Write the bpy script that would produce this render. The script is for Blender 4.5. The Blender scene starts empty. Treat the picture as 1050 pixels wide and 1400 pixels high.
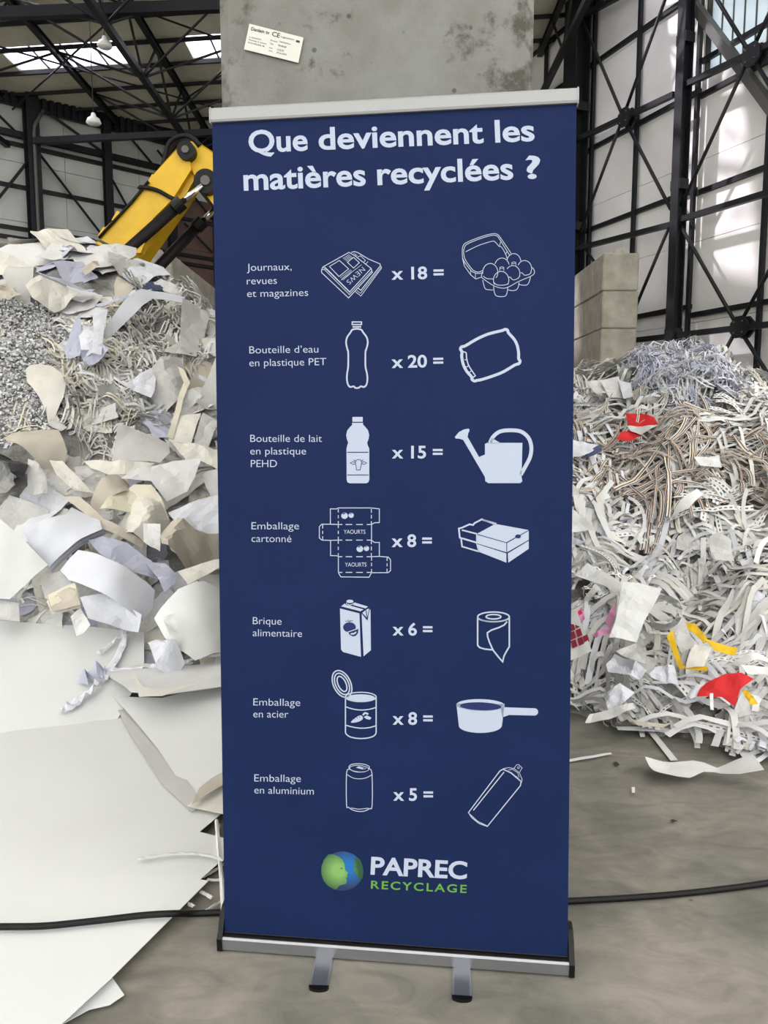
import bpy, bmesh, math, random
from math import sin, cos, tan, atan, atan2, pi, radians as R, sqrt
from mathutils import Vector as V, Matrix, noise, geometry
C = bpy.context.scene.collection
rnd = random.Random(7)
# ---------------------------------------------------------------- camera, sky, sun, exposure
CAM_H = 1.318; PITCH = R(6.5); FPX = 1050.0
cd = bpy.data.cameras.new('camera'); cam = bpy.data.objects.new('camera', cd); C.objects.link(cam)
cam.location = (0, 0, CAM_H); cam.rotation_euler = (pi/2 - PITCH, 0, 0)
cd.sensor_fit = 'VERTICAL'; cd.sensor_height = 36.0; cd.lens = 36.0*FPX/1400.0; cd.clip_start = .05; cd.clip_end = 300
bpy.context.scene.camera = cam
w = bpy.data.worlds.new('overcast_sky'); bpy.context.scene.world = w; w.use_nodes = True
bg = w.node_tree.nodes['Background']; bg.inputs[0].default_value = (.985, .985, .98, 1); bg.inputs[1].default_value = 2.3
SUN_DIR = V((.72, -.12, -.68)).normalized()
sl = bpy.data.lights.new('sun', 'SUN'); sl.energy = 13; sl.angle = R(2.2); sl.color = (1, .93, .82)
so = bpy.data.objects.new('sun', sl); C.objects.link(so); so.location = (-20, 20, 40)
so.rotation_euler = SUN_DIR.to_track_quat('-Z', 'Y').to_euler()
vs = bpy.context.scene.view_settings
vs.view_transform = 'Standard'; vs.look = 'None'; vs.gamma = 1; vs.use_curve_mapping = False; vs.exposure = 0.24
bpy.context.scene.cycles.max_bounces = 8
bpy.context.scene.cycles.diffuse_bounces = 5

# ---------------------------------------------------------------- helpers
def ray(px, py):
    u = (px-525)/FPX; v = (700-py)/FPX
    return V((u, cos(PITCH)+v*sin(PITCH), -sin(PITCH)+v*cos(PITCH)))
EYE = V((0, 0, CAM_H))
def at(px, py, Y): d = ray(px, py); return EYE + d*(Y/d.y)
def ground(px, py, z=0.0): d = ray(px, py); return EYE + d*((z-CAM_H)/d.z)
def on_plane(px, py, p, n): d = ray(px, py); return EYE + d*((p-EYE).dot(n)/d.dot(n))

def lin(c):
    return tuple(((x/255)/12.92 if x/255 <= .04045 else ((x/255+.055)/1.055)**2.4) for x in c)
MATS = {}
def mat(name, col, rough=.6, metal=0, col2=None, scale=6, bump=0, bscale=40, detail=4, spec=.5, stretch=None, coat=0, obj_rand=0):
    m = bpy.data.materials.new(name); m.use_nodes = True; nt = m.node_tree; N = nt.nodes; L = nt.links
    b = N['Principled BSDF']; b.inputs['Roughness'].default_value = rough; b.inputs['Metallic'].default_value = metal
    b.inputs['Specular IOR Level'].default_value = spec; b.inputs['Coat Weight'].default_value = coat
    b.inputs['Base Color'].default_value = (*lin(col), 1)
    tc = N.new('ShaderNodeTexCoord'); mp = N.new('ShaderNodeMapping'); L.new(tc.outputs['Object'], mp.inputs[0])
    if stretch: mp.inputs['Scale'].default_value = stretch
    if col2:
        n = N.new('ShaderNodeTexNoise'); n.inputs['Scale'].default_value = scale; n.inputs['Detail'].default_value = detail
        n.inputs['Roughness'].default_value = .6; L.new(mp.outputs[0], n.inputs[0])
        r = N.new('ShaderNodeValToRGB'); r.color_ramp.elements[0].position = .35; r.color_ramp.elements[1].position = .65
        r.color_ramp.elements[0].color = (*lin(col), 1); r.color_ramp.elements[1].color = (*lin(col2), 1)
        L.new(n.outputs[0], r.inputs[0]); out = r.outputs[0]
        if obj_rand:
            oi = N.new('ShaderNodeObjectInfo'); h = N.new('ShaderNodeHueSaturation'); mr = N.new('ShaderNodeMapRange')
            mr.inputs['To Min'].default_value = 1-obj_rand; mr.inputs['To Max'].default_value = 1+obj_rand*.3
            L.new(oi.outputs['Random'], mr.inputs[0]); L.new(mr.outputs[0], h.inputs['Value']); L.new(out, h.inputs['Color']); out = h.outputs[0]
        L.new(out, b.inputs['Base Color'])
    if bump:
        n2 = N.new('ShaderNodeTexNoise'); n2.inputs['Scale'].default_value = bscale; n2.inputs['Detail'].default_value = 4
        L.new(mp.outputs[0], n2.inputs[0])
        bp = N.new('ShaderNodeBump'); bp.inputs['Strength'].default_value = bump; bp.inputs['Distance'].default_value = .02
        L.new(n2.outputs[0], bp.inputs['Height']); L.new(bp.outputs[0], b.inputs['Normal'])
    MATS[name] = m; return m

M_steel = mat('black_painted_steel', (20, 22, 24), .5, 0, (28, 30, 32), 5, spec=.35)
M_steelg = mat('grey_steel', (88, 86, 80), .5)
M_wall = mat('white_cladding', (238, 236, 230), .4, 0, (230, 227, 220), 1.2, .05, 3)
M_wallg = mat('grey_cladding', (200, 201, 194), .5, 0, (188, 190, 182), 1.2, .05, 3)
M_brown = mat('brown_cladding', (112, 84, 76), .5, 0, (96, 74, 68), 2)
M_roof = mat('roof_deck', (226, 224, 204), .6, 0, (214, 212, 190), 2)
M_blk = mat('block_concrete', (158, 154, 140), .85, 0, (132, 128, 115), 3, .4, 25, 8)
M_alu = mat('brushed_aluminium', (156, 158, 162), .36, .85)
M_rail = mat('satin_aluminium', (150, 151, 150), .5, .3)
M_black = mat('black_plastic', (8, 8, 9), .4, spec=.3)
M_rub = mat('black_rubber', (9, 9, 10), .5, 0, (16, 16, 17), 30, spec=.25)
M_yel = mat('excavator_yellow', (222, 178, 6), .45, 0, (206, 164, 6), 3)
M_chr = mat('chrome', (215, 215, 215), .15, 1)
M_navy = mat('navy_fabric', (23, 36, 72), .6, 0, (21, 34, 69), 3, .02, 300, spec=.08)
M_ink = mat('pale_ink', (168, 177, 194), .6, spec=.08)
M_inkd = mat('navy_ink', (30, 42, 88), .6, spec=.2)
M_grn = mat('green_ink', (92, 146, 60), .6, spec=.1)
M_lab = mat('label_paper', (196, 197, 186), .5)
M_txt = mat('black_print', (30, 30, 32), .6)
M_lamp = mat('lamp_enamel', (225, 225, 220), .4)

ORG = {}
def tag(o, label=None, cat=None, group=None, kind=None):
    for k, v in (('label', label), ('category', cat), ('group', group), ('kind', kind)):
        if v: o[k] = v
    return o
def empty(name, loc, label=None, cat=None, group=None, kind=None):
    o = bpy.data.objects.new(name, None); C.objects.link(o); o.location = loc; o.empty_display_size = .1
    ORG[o.name] = V(loc); return tag(o, label, cat, group, kind)
def mk(name, verts, faces, m, parent=None, smooth=False, origin=None, mi=None, uvs=None):
    """verts are world coordinates"""
    vs_ = [V(v) for v in verts]
    if parent is not None: org = ORG[parent.name]
    elif origin is not None: org = V(origin)
    else:
        xs = [v.x for v in vs_]; ys = [v.y for v in vs_]; org = V(((min(xs)+max(xs))/2, (min(ys)+max(ys))/2, min(v.z for v in vs_)))
    me = bpy.data.meshes.new(name); me.from_pydata([tuple(v-org) for v in vs_], [], faces)
    ms = m if isinstance(m, (list, tuple)) else [m]
    for q in ms: me.materials.append(q)
    if mi: me.polygons.foreach_set('material_index', mi)
    if uvs:
        l = me.uv_layers.new(name='UVMap'); flat = []
        for p in me.polygons:
            for vi in p.vertices: flat.extend(uvs[vi])
        l.data.foreach_set('uv', flat)
    if smooth: me.polygons.foreach_set('use_smooth', [True]*len(me.polygons))
    me.update()
    o = bpy.data.objects.new(name, me); C.objects.link(o)
    if parent is not None: o.parent = parent; ORG[o.name] = org
    else: o.location = org; ORG[o.name] = org
    return o
class MB:
    def __init__(s): s.v = []; s.f = []; s.mi = []
    def add(s, v, f, mi=0):
        n = len(s.v); s.v += [V(p) for p in v]; s.f += [tuple(i+n for i in q) for q in f]; s.mi += [mi]*len(f); return s
    def box(s, a, b, mi=0):
        x0, y0, z0 = a; x1, y1, z1 = b
        return s.add([(x0,y0,z0),(x1,y0,z0),(x1,y1,z0),(x0,y1,z0),(x0,y0,z1),(x1,y0,z1),(x1,y1,z1),(x0,y1,z1)],
                     [(0,3,2,1),(4,5,6,7),(0,1,5,4),(1,2,6,5),(2,3,7,6),(3,0,4,7)], mi)
    def bar(s, a, b, w, d=None, side=None, mi=0):
        """box bar from a to b; w across 'side' direction, d along the other"""
        a = V(a); b = V(b); t = (b-a).normalized(); d = d or w
        u = V(side) if side is not None else (V((0,0,1)) if abs(t.z) < .9 else V((0,1,0)))
        u = (u - t*u.dot(t)).normalized(); n = t.cross(u)
        c = [u*(w/2)*i + n*(d/2)*j for i, j in ((-1,-1),(1,-1),(1,1),(-1,1))]
        return s.add([a+q for q in c]+[b+q for q in c], [(0,1,2,3),(7,6,5,4),(0,4,5,1),(1,5,6,2),(2,6,7,3),(3,7,4,0)], mi)
    def ibeam(s, a, b, w, h, up, tf=.03, tw=.02, mi=0):
        """I section: flanges of width w, h apart along 'up'"""
        a = V(a); b = V(b); t = (b-a).normalized(); u = V(up); u = (u-t*u.dot(t)).normalized(); n = t.cross(u)
        for k in (-1, 1): s.bar(a+u*k*(h-tf)/2, b+u*k*(h-tf)/2, tf, w, u, mi)
        s.bar(a, b, h-2*tf, tw, u, mi); return s
    def tube(s, pts, r, n=8, mi=0, cap=True, closed=False):
        pts = [V(p) for p in pts]; m = len(pts); rr = r if isinstance(r, (list, tuple)) else [r]*m
        base = len(s.v); up = None
        for i, p in enumerate(pts):
            t = (pts[min(i+1, m-1)]-pts[max(i-1, 0)]).normalized()
            if up is None: up = t.orthogonal().normalized()
            up = (up - t*up.dot(t)).normalized(); q = t.cross(up)
            for k in range(n): a = 2*pi*k/n; s.v.append(p+(up*cos(a)+q*sin(a))*rr[i])
        for i in range(m-1):
            for k in range(n):
                s.f.append((base+i*n+k, base+i*n+(k+1)%n, base+(i+1)*n+(k+1)%n, base+(i+1)*n+k)); s.mi.append(mi)
        if cap:
            s.f.append(tuple(base+k for k in reversed(range(n)))); s.mi.append(mi)
            s.f.append(tuple(base+(m-1)*n+k for k in range(n))); s.mi.append(mi)
        return s
    def prism(s, poly, off, mi=0):
        """poly: 3d points of one face, extruded by vector off"""
        poly = [V(p) for p in poly]; off = V(off); n = len(poly)
        tris = geometry.tessellate_polygon([poly])
        v = poly+[p+off for p in poly]
        f = [tuple(t) for t in tris]+[tuple(n+i for i in reversed(t)) for t in tris]+[(i, (i+1) % n, n+(i+1) % n, n+i) for i in range(n)]
        return s.add(v, f, mi)
    def lathe(s, base, prof, n=20, mi=0, axis=V((0,0,1))):
        t = V(axis).normalized(); u = t.orthogonal().normalized(); q = t.cross(u); b0 = len(s.v); m = len(prof)
        for r, z in prof:
            for k in range(n): a = 2*pi*k/n; s.v.append(V(base)+t*z+(u*cos(a)+q*sin(a))*r)
        for i in range(m-1):
            for k in range(n):
                s.f.append((b0+i*n+k, b0+i*n+(k+1)%n, b0+(i+1)*n+(k+1)%n, b0+(i+1)*n+k)); s.mi.append(mi)
        return s
    def build(s, name, m, parent=None, smooth=False, origin=None):
        return mk(name, s.v, s.f, m, parent, smooth, origin, mi=s.mi)
def catmull(pts, n=5, closed=False):
    pts = [tuple(p) for p in pts]; m = len(pts); out = []
    rng = range(m if closed else m-1)
    for i in rng:
        g = (lambda k: pts[k % m]) if closed else (lambda k: pts[max(0, min(m-1, k))])
        p0, p1, p2, p3 = g(i-1), g(i), g(i+1), g(i+2)
        for j in range(n):
            t = j/n
            out.append(tuple(.5*((2*b)+(-a+c)*t+(2*a-5*b+4*c-d)*t*t+(-a+3*b-3*c+d)*t**3) for a, b, c, d in zip(p0, p1, p2, p3)))
    if not closed: out.append(pts[-1])
    return out
def clone(o, loc, rot=None, scale=None, label=None, group=None, parent=None):
    c = o.copy(); C.objects.link(c); c.location = loc
    if rot is not None: c.rotation_euler = rot
    if scale is not None: c.scale = (scale,)*3 if isinstance(scale, (int, float)) else scale
    if label: c['label'] = label
    if group: c['group'] = group
    if parent is not None: c.parent = parent
    return c
# ================================================================ THE SETTING
# floor: trowelled concrete with stains
def floor_mat():
    m = bpy.data.materials.new('trowelled_concrete'); m.use_nodes = True; nt = m.node_tree; N = nt.nodes; L = nt.links
    b = N['Principled BSDF']; b.inputs['Roughness'].default_value = .62; b.inputs['Specular IOR Level'].default_value = .35
    tc = N.new('ShaderNodeTexCoord')
    def nz(s, d, dist=0, stretch=None):
        n = N.new('ShaderNodeTexNoise'); n.inputs['Scale'].default_value = s; n.inputs['Detail'].default_value = d
        n.inputs['Distortion'].default_value = dist; n.inputs['Roughness'].default_value = .62
        if stretch:
            mp = N.new('ShaderNodeMapping'); mp.inputs['Scale'].default_value = stretch; mp.inputs['Rotation'].default_value = (0, 0, .4)
            L.new(tc.outputs['Object'], mp.inputs[0]); L.new(mp.outputs[0], n.inputs[0])
        else: L.new(tc.outputs['Object'], n.inputs[0])
        return n
    a = nz(1.9, 8, .6); r = N.new('ShaderNodeValToRGB'); e = r.color_ramp.elements
    e[0].position = .33; e[0].color = (*lin((102, 102, 94)), 1); e[1].position = .68; e[1].color = (*lin((144, 136, 127)), 1)
    k = e.new(.5); k.color = (*lin((122, 119, 110)), 1); L.new(a.outputs[0], r.inputs[0])
    s2 = nz(5, 8, 1.2, (1, 2.2, 1)); r2 = N.new('ShaderNodeValToRGB'); e = r2.color_ramp.elements
    e[0].position = .3; e[0].color = (.62, .62, .62, 1); e[1].position = .6; e[1].color = (1.06, 1.06, 1.06, 1); L.new(s2.outputs[0], r2.inputs[0])
    mx = N.new('ShaderNodeMixRGB'); mx.blend_type = 'MULTIPLY'; mx.inputs[0].default_value = .8
    L.new(r.outputs[0], mx.inputs[1]); L.new(r2.outputs[0], mx.inputs[2])
    v = N.new('ShaderNodeTexVoronoi'); v.inputs['Scale'].default_value = 3.1; L.new(tc.outputs['Object'], v.inputs[0])
    r3 = N.new('ShaderNodeValToRGB'); r3.color_ramp.elements[0].position = .018; r3.color_ramp.elements[0].color = (.25, .25, .25, 1)
    r3.color_ramp.elements[1].position = .03; r3.color_ramp.elements[1].color = (1, 1, 1, 1); L.new(v.outputs['Distance'], r3.inputs[0])
    m2 = N.new('ShaderNodeMixRGB'); m2.blend_type = 'MULTIPLY'; m2.inputs[0].default_value = .8; L.new(mx.outputs[0], m2.inputs[1]); L.new(r3.outputs[0], m2.inputs[2])
    L.new(m2.outputs[0], b.inputs['Base Color'])
    f = nz(120, 3); bp = N.new('ShaderNodeBump'); bp.inputs['Strength'].default_value = .12; bp.inputs['Distance'].default_value = .004
    L.new(f.outputs[0], bp.inputs['Height']); L.new(bp.outputs[0], b.inputs['Normal'])
    return m
M_floor = floor_mat()
fl = MB().box((-32, -14, -.2), (14, 46, 0)).build('floor', M_floor, origin=(0, 0, 0)); tag(fl, 'grey trowelled concrete hall floor with dark stains and scuffs', kind='structure')

# ---- right wall: plane through (7.9,20), running away to the left
RP = V((7.9, 20, 0)); RDIR = V((-.397, 1, 0)).normalized(); RN = V((-RDIR.y, RDIR.x, 0))       # RN points into the hall
def rw(px, py, off=0.0): return on_plane(px, py, RP+RN*off, RN)
def rws(s, z, off=0.0): return RP+RDIR*s+RN*off+V((0, 0, z))
wr = empty('wall_right', RP, 'tall white clad hall wall on the right with black rails', kind='structure')
def s_of(px): p = rw(px, 500); return (p-RP).dot(RDIR)
S_END = 21.2
joints = [-16, -13.4, -10.8, -8.2, -5.6, s_of(1150), s_of(1039), s_of(943), s_of(864), s_of(805), s_of(768), s_of(742), 10, 13.7, 17.4, S_END]
ztops = [0, 1.95, 3.9, 5.9, 7.85, 9.8, 11.8, 14.2]
for i in range(len(joints)-1):
    for j in range(len(ztops)-1):
        a, b = joints[i]+.006, joints[i+1]-.006; z0, z1 = ztops[j]+.006, ztops[j+1]-.006
        if joints[i] < s_of(952)-.2 and j >= 5: continue        # glazed upper part
        q = MB(); p = [rws(a, z0), rws(b, z0), rws(b, z1), rws(a, z1)]; q.prism(p, -RN*.06); q.build('wall_panel', M_wall, wr)
wb = MB(); 
wb.prism([rws(-16, 0, -.08), rws(S_END, 0, -.08), rws(S_END, 14.2, -.08), rws(s_of(952), 14.2, -.08), rws(s_of(952), 9.79, -.08), rws(-16, 9.79, -.08)], -RN*.1); wb.build('wall_core', M_steelg, wr)
# glazed upper wall: translucent ribbed sheets
def glaz(name, col, tr):
    m = bpy.data.materials.new(name); m.use_nodes = True; nt = m.node_tree; N = nt.nodes; L = nt.links; N.clear()
    o = N.new('ShaderNodeOutputMaterial'); t = N.new('ShaderNodeBsdfTransparent'); t.inputs[0].default_value = (*col, 1)
    d = N.new('ShaderNodeBsdfTranslucent'); d.inputs[0].default_value = (*col, 1); mx = N.new('ShaderNodeMixShader'); mx.inputs[0].default_value = tr
    L.new(t.outputs[0], mx.inputs[1]); L.new(d.outputs[0], mx.inputs[2]); L.new(mx.outputs[0], o.inputs[0]); return m
M_glz = glaz('rooflight_sheet', (.86, .86, .97), .35)
M_opal = glaz('added_opal_sheet', (.66, .66, .66), 1.0)  # diffusing sheet for the unseen front openings added as top light
M_glb = glaz('blue_translucent_sheet', (.62, .67, .71), .6)
s0 = s_of(952); n = 26; s1 = -9.0
for i in range(n):
    a = s0+(s1-s0)*i/n; b = s0+(s1-s0)*(i+1)/n; q = MB()
    q.prism([rws(a-.01, 9.8), rws(b+.03, 9.8), rws(b+.03, 14.2), rws(a-.01, 14.2)], -RN*.012); q.build('glazing_sheet', M_glb, wr)
    q = MB(); q.bar(rws(b, 9.8, .0), rws(b, 14.2, .0), .035, .035); q.build('glazing_bar', M_steelg, wr)
# rails and posts directly on the panels (traced positions lie in the wall plane)
def rail(a, b, w=.16, off=.06, ext=0, name='wall_rail', m=M_steel):
    p, q_ = rw(*a, off), rw(*b, off); d = (q_-p); p = p-d*ext*0; MB().bar(p, q_, w, .12, V((0, 0, 1))).build(name, m, wr)
def wrail(z, sa, sb, w=.12): MB().bar(rws(sa, z, .05), rws(sb, z, .05), w, .1, V((0, 0, 1))).build('wall_rail', M_steel, wr)
def zof(px, py): return rw(px, py, .06).z
zs_left = [zof(862, 52), zof(860, 176), zof(856, 295), zof(850, 440)]
zs = [1.2, 3.3, 4.15, 6.2, 7.35, zof(860, 176), zof(862, 52)]
for z in (1.6, zof(990, 423), zof(990, 250), zof(985, 117), zof(985, 69)): wrail(z, -16, s_of(943))
for z in (1.6, zof(850, 437), zof(856, 295), zof(860, 176), zof(862, 52), 13.6): wrail(z, s_of(943), S_END)
for px in (1150, 1040, 943, 864, 805, 768, 742): MB().bar(rws(s_of(px), 0, .13), rws(s_of(px), 14, .13), .1, .1, RN).build('wall_post', M_steel, wr)
for s in (-13.4, -10.8, -8.2, -5.6, 10, 13.7, 17.4): MB().bar(rws(s, 0, .13), rws(s, 14, .13), .1, .1, RN).build('wall_post', M_steel, wr)
# sloping edge beam below the glazing
a_, b_ = rw(950, 8, .25), rw(1052, 145, .25); d_ = (b_-a_)
MB().bar(a_-d_*.05, a_+d_*2.2, .24, .2, RN).build('sloping_beam', M_steelg, wr)

# columns with cross bracing stand .6 m in front of the panels
BO = .62
def col_h(s, w=.34, name='steel_column', label='', dep=.3):
    o = empty(name, rws(s, 0, BO), label, 'column', None)
    MB().ibeam(rws(s, .02, BO), rws(s, 13.9, BO), w, dep, RN).build('shaft', M_steel, o)
    MB().bar(rws(s, 0, BO), rws(s, .03, BO), .5, .5, RN).build('base_plate', M_steel, o)
    for z in (3.6, 7.2, 10.6): MB().bar(rws(s, z-.12, BO), rws(s, z+.12, BO), w+.02, dep+.03, RN).build('splice_plate', M_steel, o)
    return o
sA = (rw(783, 300, BO)-RP).dot(RDIR); sB = (rw(927, 300, BO)-RP).dot(RDIR); pitch_ = sA-sB; sC = (rw(1118, 300, BO)-RP).dot(RDIR)
col_h(sA, .62, label='wide black steel column just right of the blue banner top', dep=.5)
col_h(sB, .26, label='tall black steel column near the right side, sunlit on its left')
col_h(sC, .32, label='black steel column just past the right edge of the view')
col_h(sC-4.6, .32, label='black steel column at the near end of the white wall')
def brace_bay(label, rods, hubs, ties):
    o = empty('cross_bracing', rws((sA+sB)/2, 0, BO), label, 'bracing')
    o.location = rw(*rods[0][0], BO); ORG[o.name] = V(o.location)
    for a, b in rods: MB().tube([rw(*a, BO), rw(*b, BO)], .045, 8).build('brace_rod', M_steel, o, smooth=True)
    for a, b in ties: MB().bar(rw(*a, BO), rw(*b, BO), .13, .13, V((0, 0, 1))).build('tie_beam', M_steel, o)
    for h in hubs:
        c = rw(*h, BO+.1); q = MB()
        pts = [c+RDIR*.26*cos(k*pi/4+pi/8)+V((0, 0, .26*sin(k*pi/4+pi/8))) for k in range(8)]
        q.prism(pts, -RN*.06); q.prism([p+RN*.0-RN*.2 for p in pts], -RN*.06)
        hb = q.build('hub_plate', M_steel, o); b_ = MB()
        for k in range(4):
            cc = c+RDIR*.17*cos(k*pi/2+pi/4)+V((0, 0, .17*sin(k*pi/2+pi/4))); b_.lathe(cc, [(.0, .03), (.02, .03), (.02, 0)], 6, axis=RN)
        b_.build('bolt', M_steelg, hb)
brace_bay('thin black X bracing between the wide column and the sunlit column',
          [((793, 20), (852, 160)), ((852, 160), (917, 286)), ((912, -8), (852, 160)), ((852, 160), (793, 318)), ((915, 310), (864, 432)), ((864, 432), (800, 560)), ((793, 330), (864, 432))],
          [(852, 160)], [((785, 193), (922, 129)), ((785, 341), (918, 307)), ((785, 474), (915, 460)), ((800, 20), (922, -45))])
brace_bay('thick black X bracing right of the sunlit column with bolted hubs',
          [((970, -18), (1026, 74)), ((1026, 74), (1100, 195)), ((1078, -40), (1026, 74)), ((1026, 74), (931, 282)), ((930, 308), (1009, 447)), ((1009, 447), (1100, 590)), ((1100, 282), (1009, 447)), ((1009, 447), (936, 580))],
          [(1026, 74), (1009, 447)], [((931, 119), (1118, 30)), ((931, 300), (1118, 243)), ((928, 458), (1118, 436))])

# ---- left wall: plane running away to the right
LP = V((-12.76, 28, 0)); LDIR = V((1.12, 1, 0)).normalized(); LN = V((LDIR.y, -LDIR.x, 0))
def lw(px, py, off=0.0): return on_plane(px, py, LP+LN*off, LN)
def lws(s, z, off=0.0): return LP+LDIR*s+LN*off+V((0, 0, z))
wl = empty('wall_left', LP, 'grey clad hall wall at the far left behind the heap', kind='structure')
def sl_of(px): return (lw(px, 300)-LP).dot(LDIR)
sE = 17.35; lz = [0, 2.2, 4.3, 6.25, 8.4, 10.4, 13.6]
lj = [-26, -20, -14, -9.5, -6, -3, sl_of(43), sl_of(92), sl_of(143), sl_of(192), sl_of(238), sl_of(292), 9.5, 13, sE]
for i in range(len(lj)-1):
    for j in range(len(lz)-1):
        a, b = lj[i]+.008, lj[i+1]-.008; z0, z1 = lz[j]+.008, lz[j+1]-.008
        br = lj[i] >= sl_of(192)-.01 and j <= 4
        q = MB(); q.prism([lws(a, z0), lws(b, z0), lws(b, z1), lws(a, z1)], -LN*.06); q.build('wall_panel', M_brown if br else M_wallg, wl)
MB().prism([lws(-26, 0, -.08), lws(sE, 0, -.08), lws(sE, 13.7, -.08), lws(-26, 13.7, -.08)], -LN*.1).build('wall_core', M_steelg, wl)
for py in (206, 262, 318, 331): 
    z = lw(60, py, .1).z; MB().bar(lws(-26, z, .09), lws(sE, z, .09), .13, .14, V((0, 0, 1))).build('wall_rail', M_steel, wl)
for z in (2.2, 4.3): MB().bar(lws(-26, z, .09), lws(sE, z, .09), .13, .14, V((0, 0, 1))).build('wall_rail', M_steel, wl)
for px in (238, 292): MB().bar(lws(sl_of(px), 0, .1), lws(sl_of(px), 10.4, .1), .12, .14, LN).build('wall_post', M_steel, wl)
for a, b in (((50, 205), (140, 322)), ((146, 232), (178, 290)), ((48, 208), (-5, 275)), ((60, 150), (146, 212)), ((146, 150), (215, 232)), ((215, 205), (290, 300)), ((252, 305), (290, 345)), ((-5, 330), (6, 342)), ((-40, 120), (42, 200))):
    MB().tube([lw(*a, .3), lw(*b, .3)], .05, 6).build('brace_rod', M_steel, wl)
# corrugated eaves flashing along the top of the left wall
q = MB(); N_ = 170
for i in range(N_):
    a = -26+(sE+26)*i/N_; b = a+(sE+26)/N_*.55; q.prism([lws(a, 12.15, .3), lws(b, 12.15, .3), lws(b, 12.75, .3), lws(a, 12.75, .3)], LN*.1)
q.prism([lws(-26, 12.2, .1), lws(sE, 12.2, .1), lws(sE, 13.0, .1), lws(-26, 13.0, .1)], LN*.2); q.build('eaves_flashing', M_steel, wl)
MB().bar(lws(-26, 11.25, .25), lws(sE, 11.25, .25), .2, .2, V((0, 0, 1))).build('eaves_beam', M_steel, wl)
labs = {43: 'wide black steel column at the far left with a grey downpipe', 143: 'slim black steel column left of the yellow excavator arm', 228: 'black steel column behind the yellow excavator arm'}
for px in (43, 143, 228):
    s = sl_of(px); wd = .46 if px == 43 else .3
    o = empty('steel_column', lws(s, 0, .45), labs[px], 'column')
    MB().ibeam(lws(s, .02, .45), lws(s, 12.6, .45), wd*.9, wd, LN).build('shaft', M_steel, o)
    MB().bar(lws(s, 0, .45), lws(s, .03, .45), .55, .55, LN).build('base_plate', M_steel, o)
    if px == 43:
        x = s-.0; MB().tube([lws(x-.02, 0, .76), lws(x-.02, 11.2, .76), lws(x+.0, 11.5, .8), lws(x+.35, 12.1, .7)], .06, 10).build('downpipe', M_steelg, o, smooth=True)

# ---- roof, slightly rising to the right, trusses running away from the camera
def zr(x): return 12.6+.06*(x+10)
def ywall(x): return min(28+(x+12.76)/1.12, 20-(x-7.9)/.397)
rx = [-24.9+3*i for i in range(12)]; rx = [x for x in rx if x < 13]
ry = [-2+1.48*i for i in range(30)]; ROOF_Y0 = -8.0; ry[15] -= .6
# purlin rows: 21.68 23.16 24.64 26.12 ...
SKY_ROWS = [j for j, y in enumerate(ry) if j in (9, 12, 15, 18)]  # first two rows are out of view, added to brighten the back
cl = empty('ceiling', (0, 20, 13), 'pale roof deck on black steelwork with rooflights', kind='structure')
deck = MB(); cells = set()
SKYX = [(-23.7, -19.9), (-17.7, -13.9), (-11.7, -7.9), (-6.1, -2.1), (-.6, 7.2)]
for j in range(len(ry)-1):
    y0, y1 = ry[j] if j else ROOF_Y0, ry[j+1]
    cuts = (SKYX[:-1] if j == 18 else (SKYX if j > 6 else [(-21, -16), (-15, -10), (-9, -4), (-3, 2), (3, 8)])) if j in SKY_ROWS+[0, 2, 4, 6] else []  # front rows are unseen openings, added to light floor and heaps from above
    xs = -27.0
    segs = []
    for a, b in cuts: segs.append((xs, a)); xs = b
    segs.append((xs, 14.0))
    for a, b in segs:
        deck.prism([(a, y0, zr(a)+.12), (b, y0, zr(b)+.12), (b, y1, zr(b)+.12), (a, y1, zr(a)+.12)], (0, 0, .1))
    for a, b in cuts:
        MB().prism([(a, y0, zr(a)+.15), (b, y0, zr(b)+.15), (b, y1, zr(b)+.15), (a, y1, zr(a)+.15)], (0, 0, .02)).build('rooflight', M_glz if j > 6 else M_opal, cl)
        nb = int((b-a)/.78); fr = MB()
        for k in range(1, nb): x = a+(b-a)*k/nb; fr.bar((x, y0, zr(x)+.13), (x, y1, zr(x)+.13), .04, .05)
        fr.build('rooflight_bar', M_steelg, cl)
deck.build('roof_deck', M_roof, cl)
for j, y in enumerate(ry):
    if j % 1 == 0 and y > 5:
        big = abs(y-ry[16]) < .1
        MB().bar((-27, y, zr(-27)+.02), (14, y, zr(14)+.02), .24 if big else .1, .09).build('purlin', M_steel, cl)
lab_t = {-18.9: 'black roof truss far left over the heap', -12.9: 'black roof truss left of the far left column', -6.9: 'black roof truss above the yellow excavator arm', -.9: 'black roof truss behind the grey concrete pillar', 5.1: 'black roof truss right of the concrete pillar'}
for x in rx:
    yend = ywall(x)-.3
    if x in rx[2::2] and x < 6:
        X = round(x, 1)
        o = empty('roof_truss', (x, 20, 11), lab_t.get(X, 'black lattice roof truss'), 'truss')
        zb = zr(x)-1.6
        MB().ibeam((x, 5, zr(x)-.1), (x, yend, zr(x)-.1), .16, .2, (0, 0, 1)).build('top_chord', M_steel, o)
        MB().bar((x, 5, zb), (x, yend, zb), .17, .17).build('bottom_chord', M_steel, o)
        y = 5.5
        while y < yend-1.5:
            for p in ((x, y-1.48, zr(x)-.1), (x, y+1.48, zr(x)-.1)):
                if p[1] < yend: MB().tube([(x, y, zb), p], .04, 6).build('web_brace', M_steel, o)
            for sx in ((-3, 3) if x < -3 else (() if x < 3 else (3,))):
                for dy in (-1.48, 1.48):
                    if y+dy < ywall(x+sx)-.3: MB().tube([(x, y, zb), (x+sx, y+dy, zr(x+sx)-.05)], .035, 6).build('side_brace', M_steel, o)
            y += 2.96
    else:
        MB().ibeam((x, 5, zr(x)-.14), (x, yend, zr(x)-.14), .14, .22, (0, 0, 1)).build('rafter', M_steel, cl)
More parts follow.
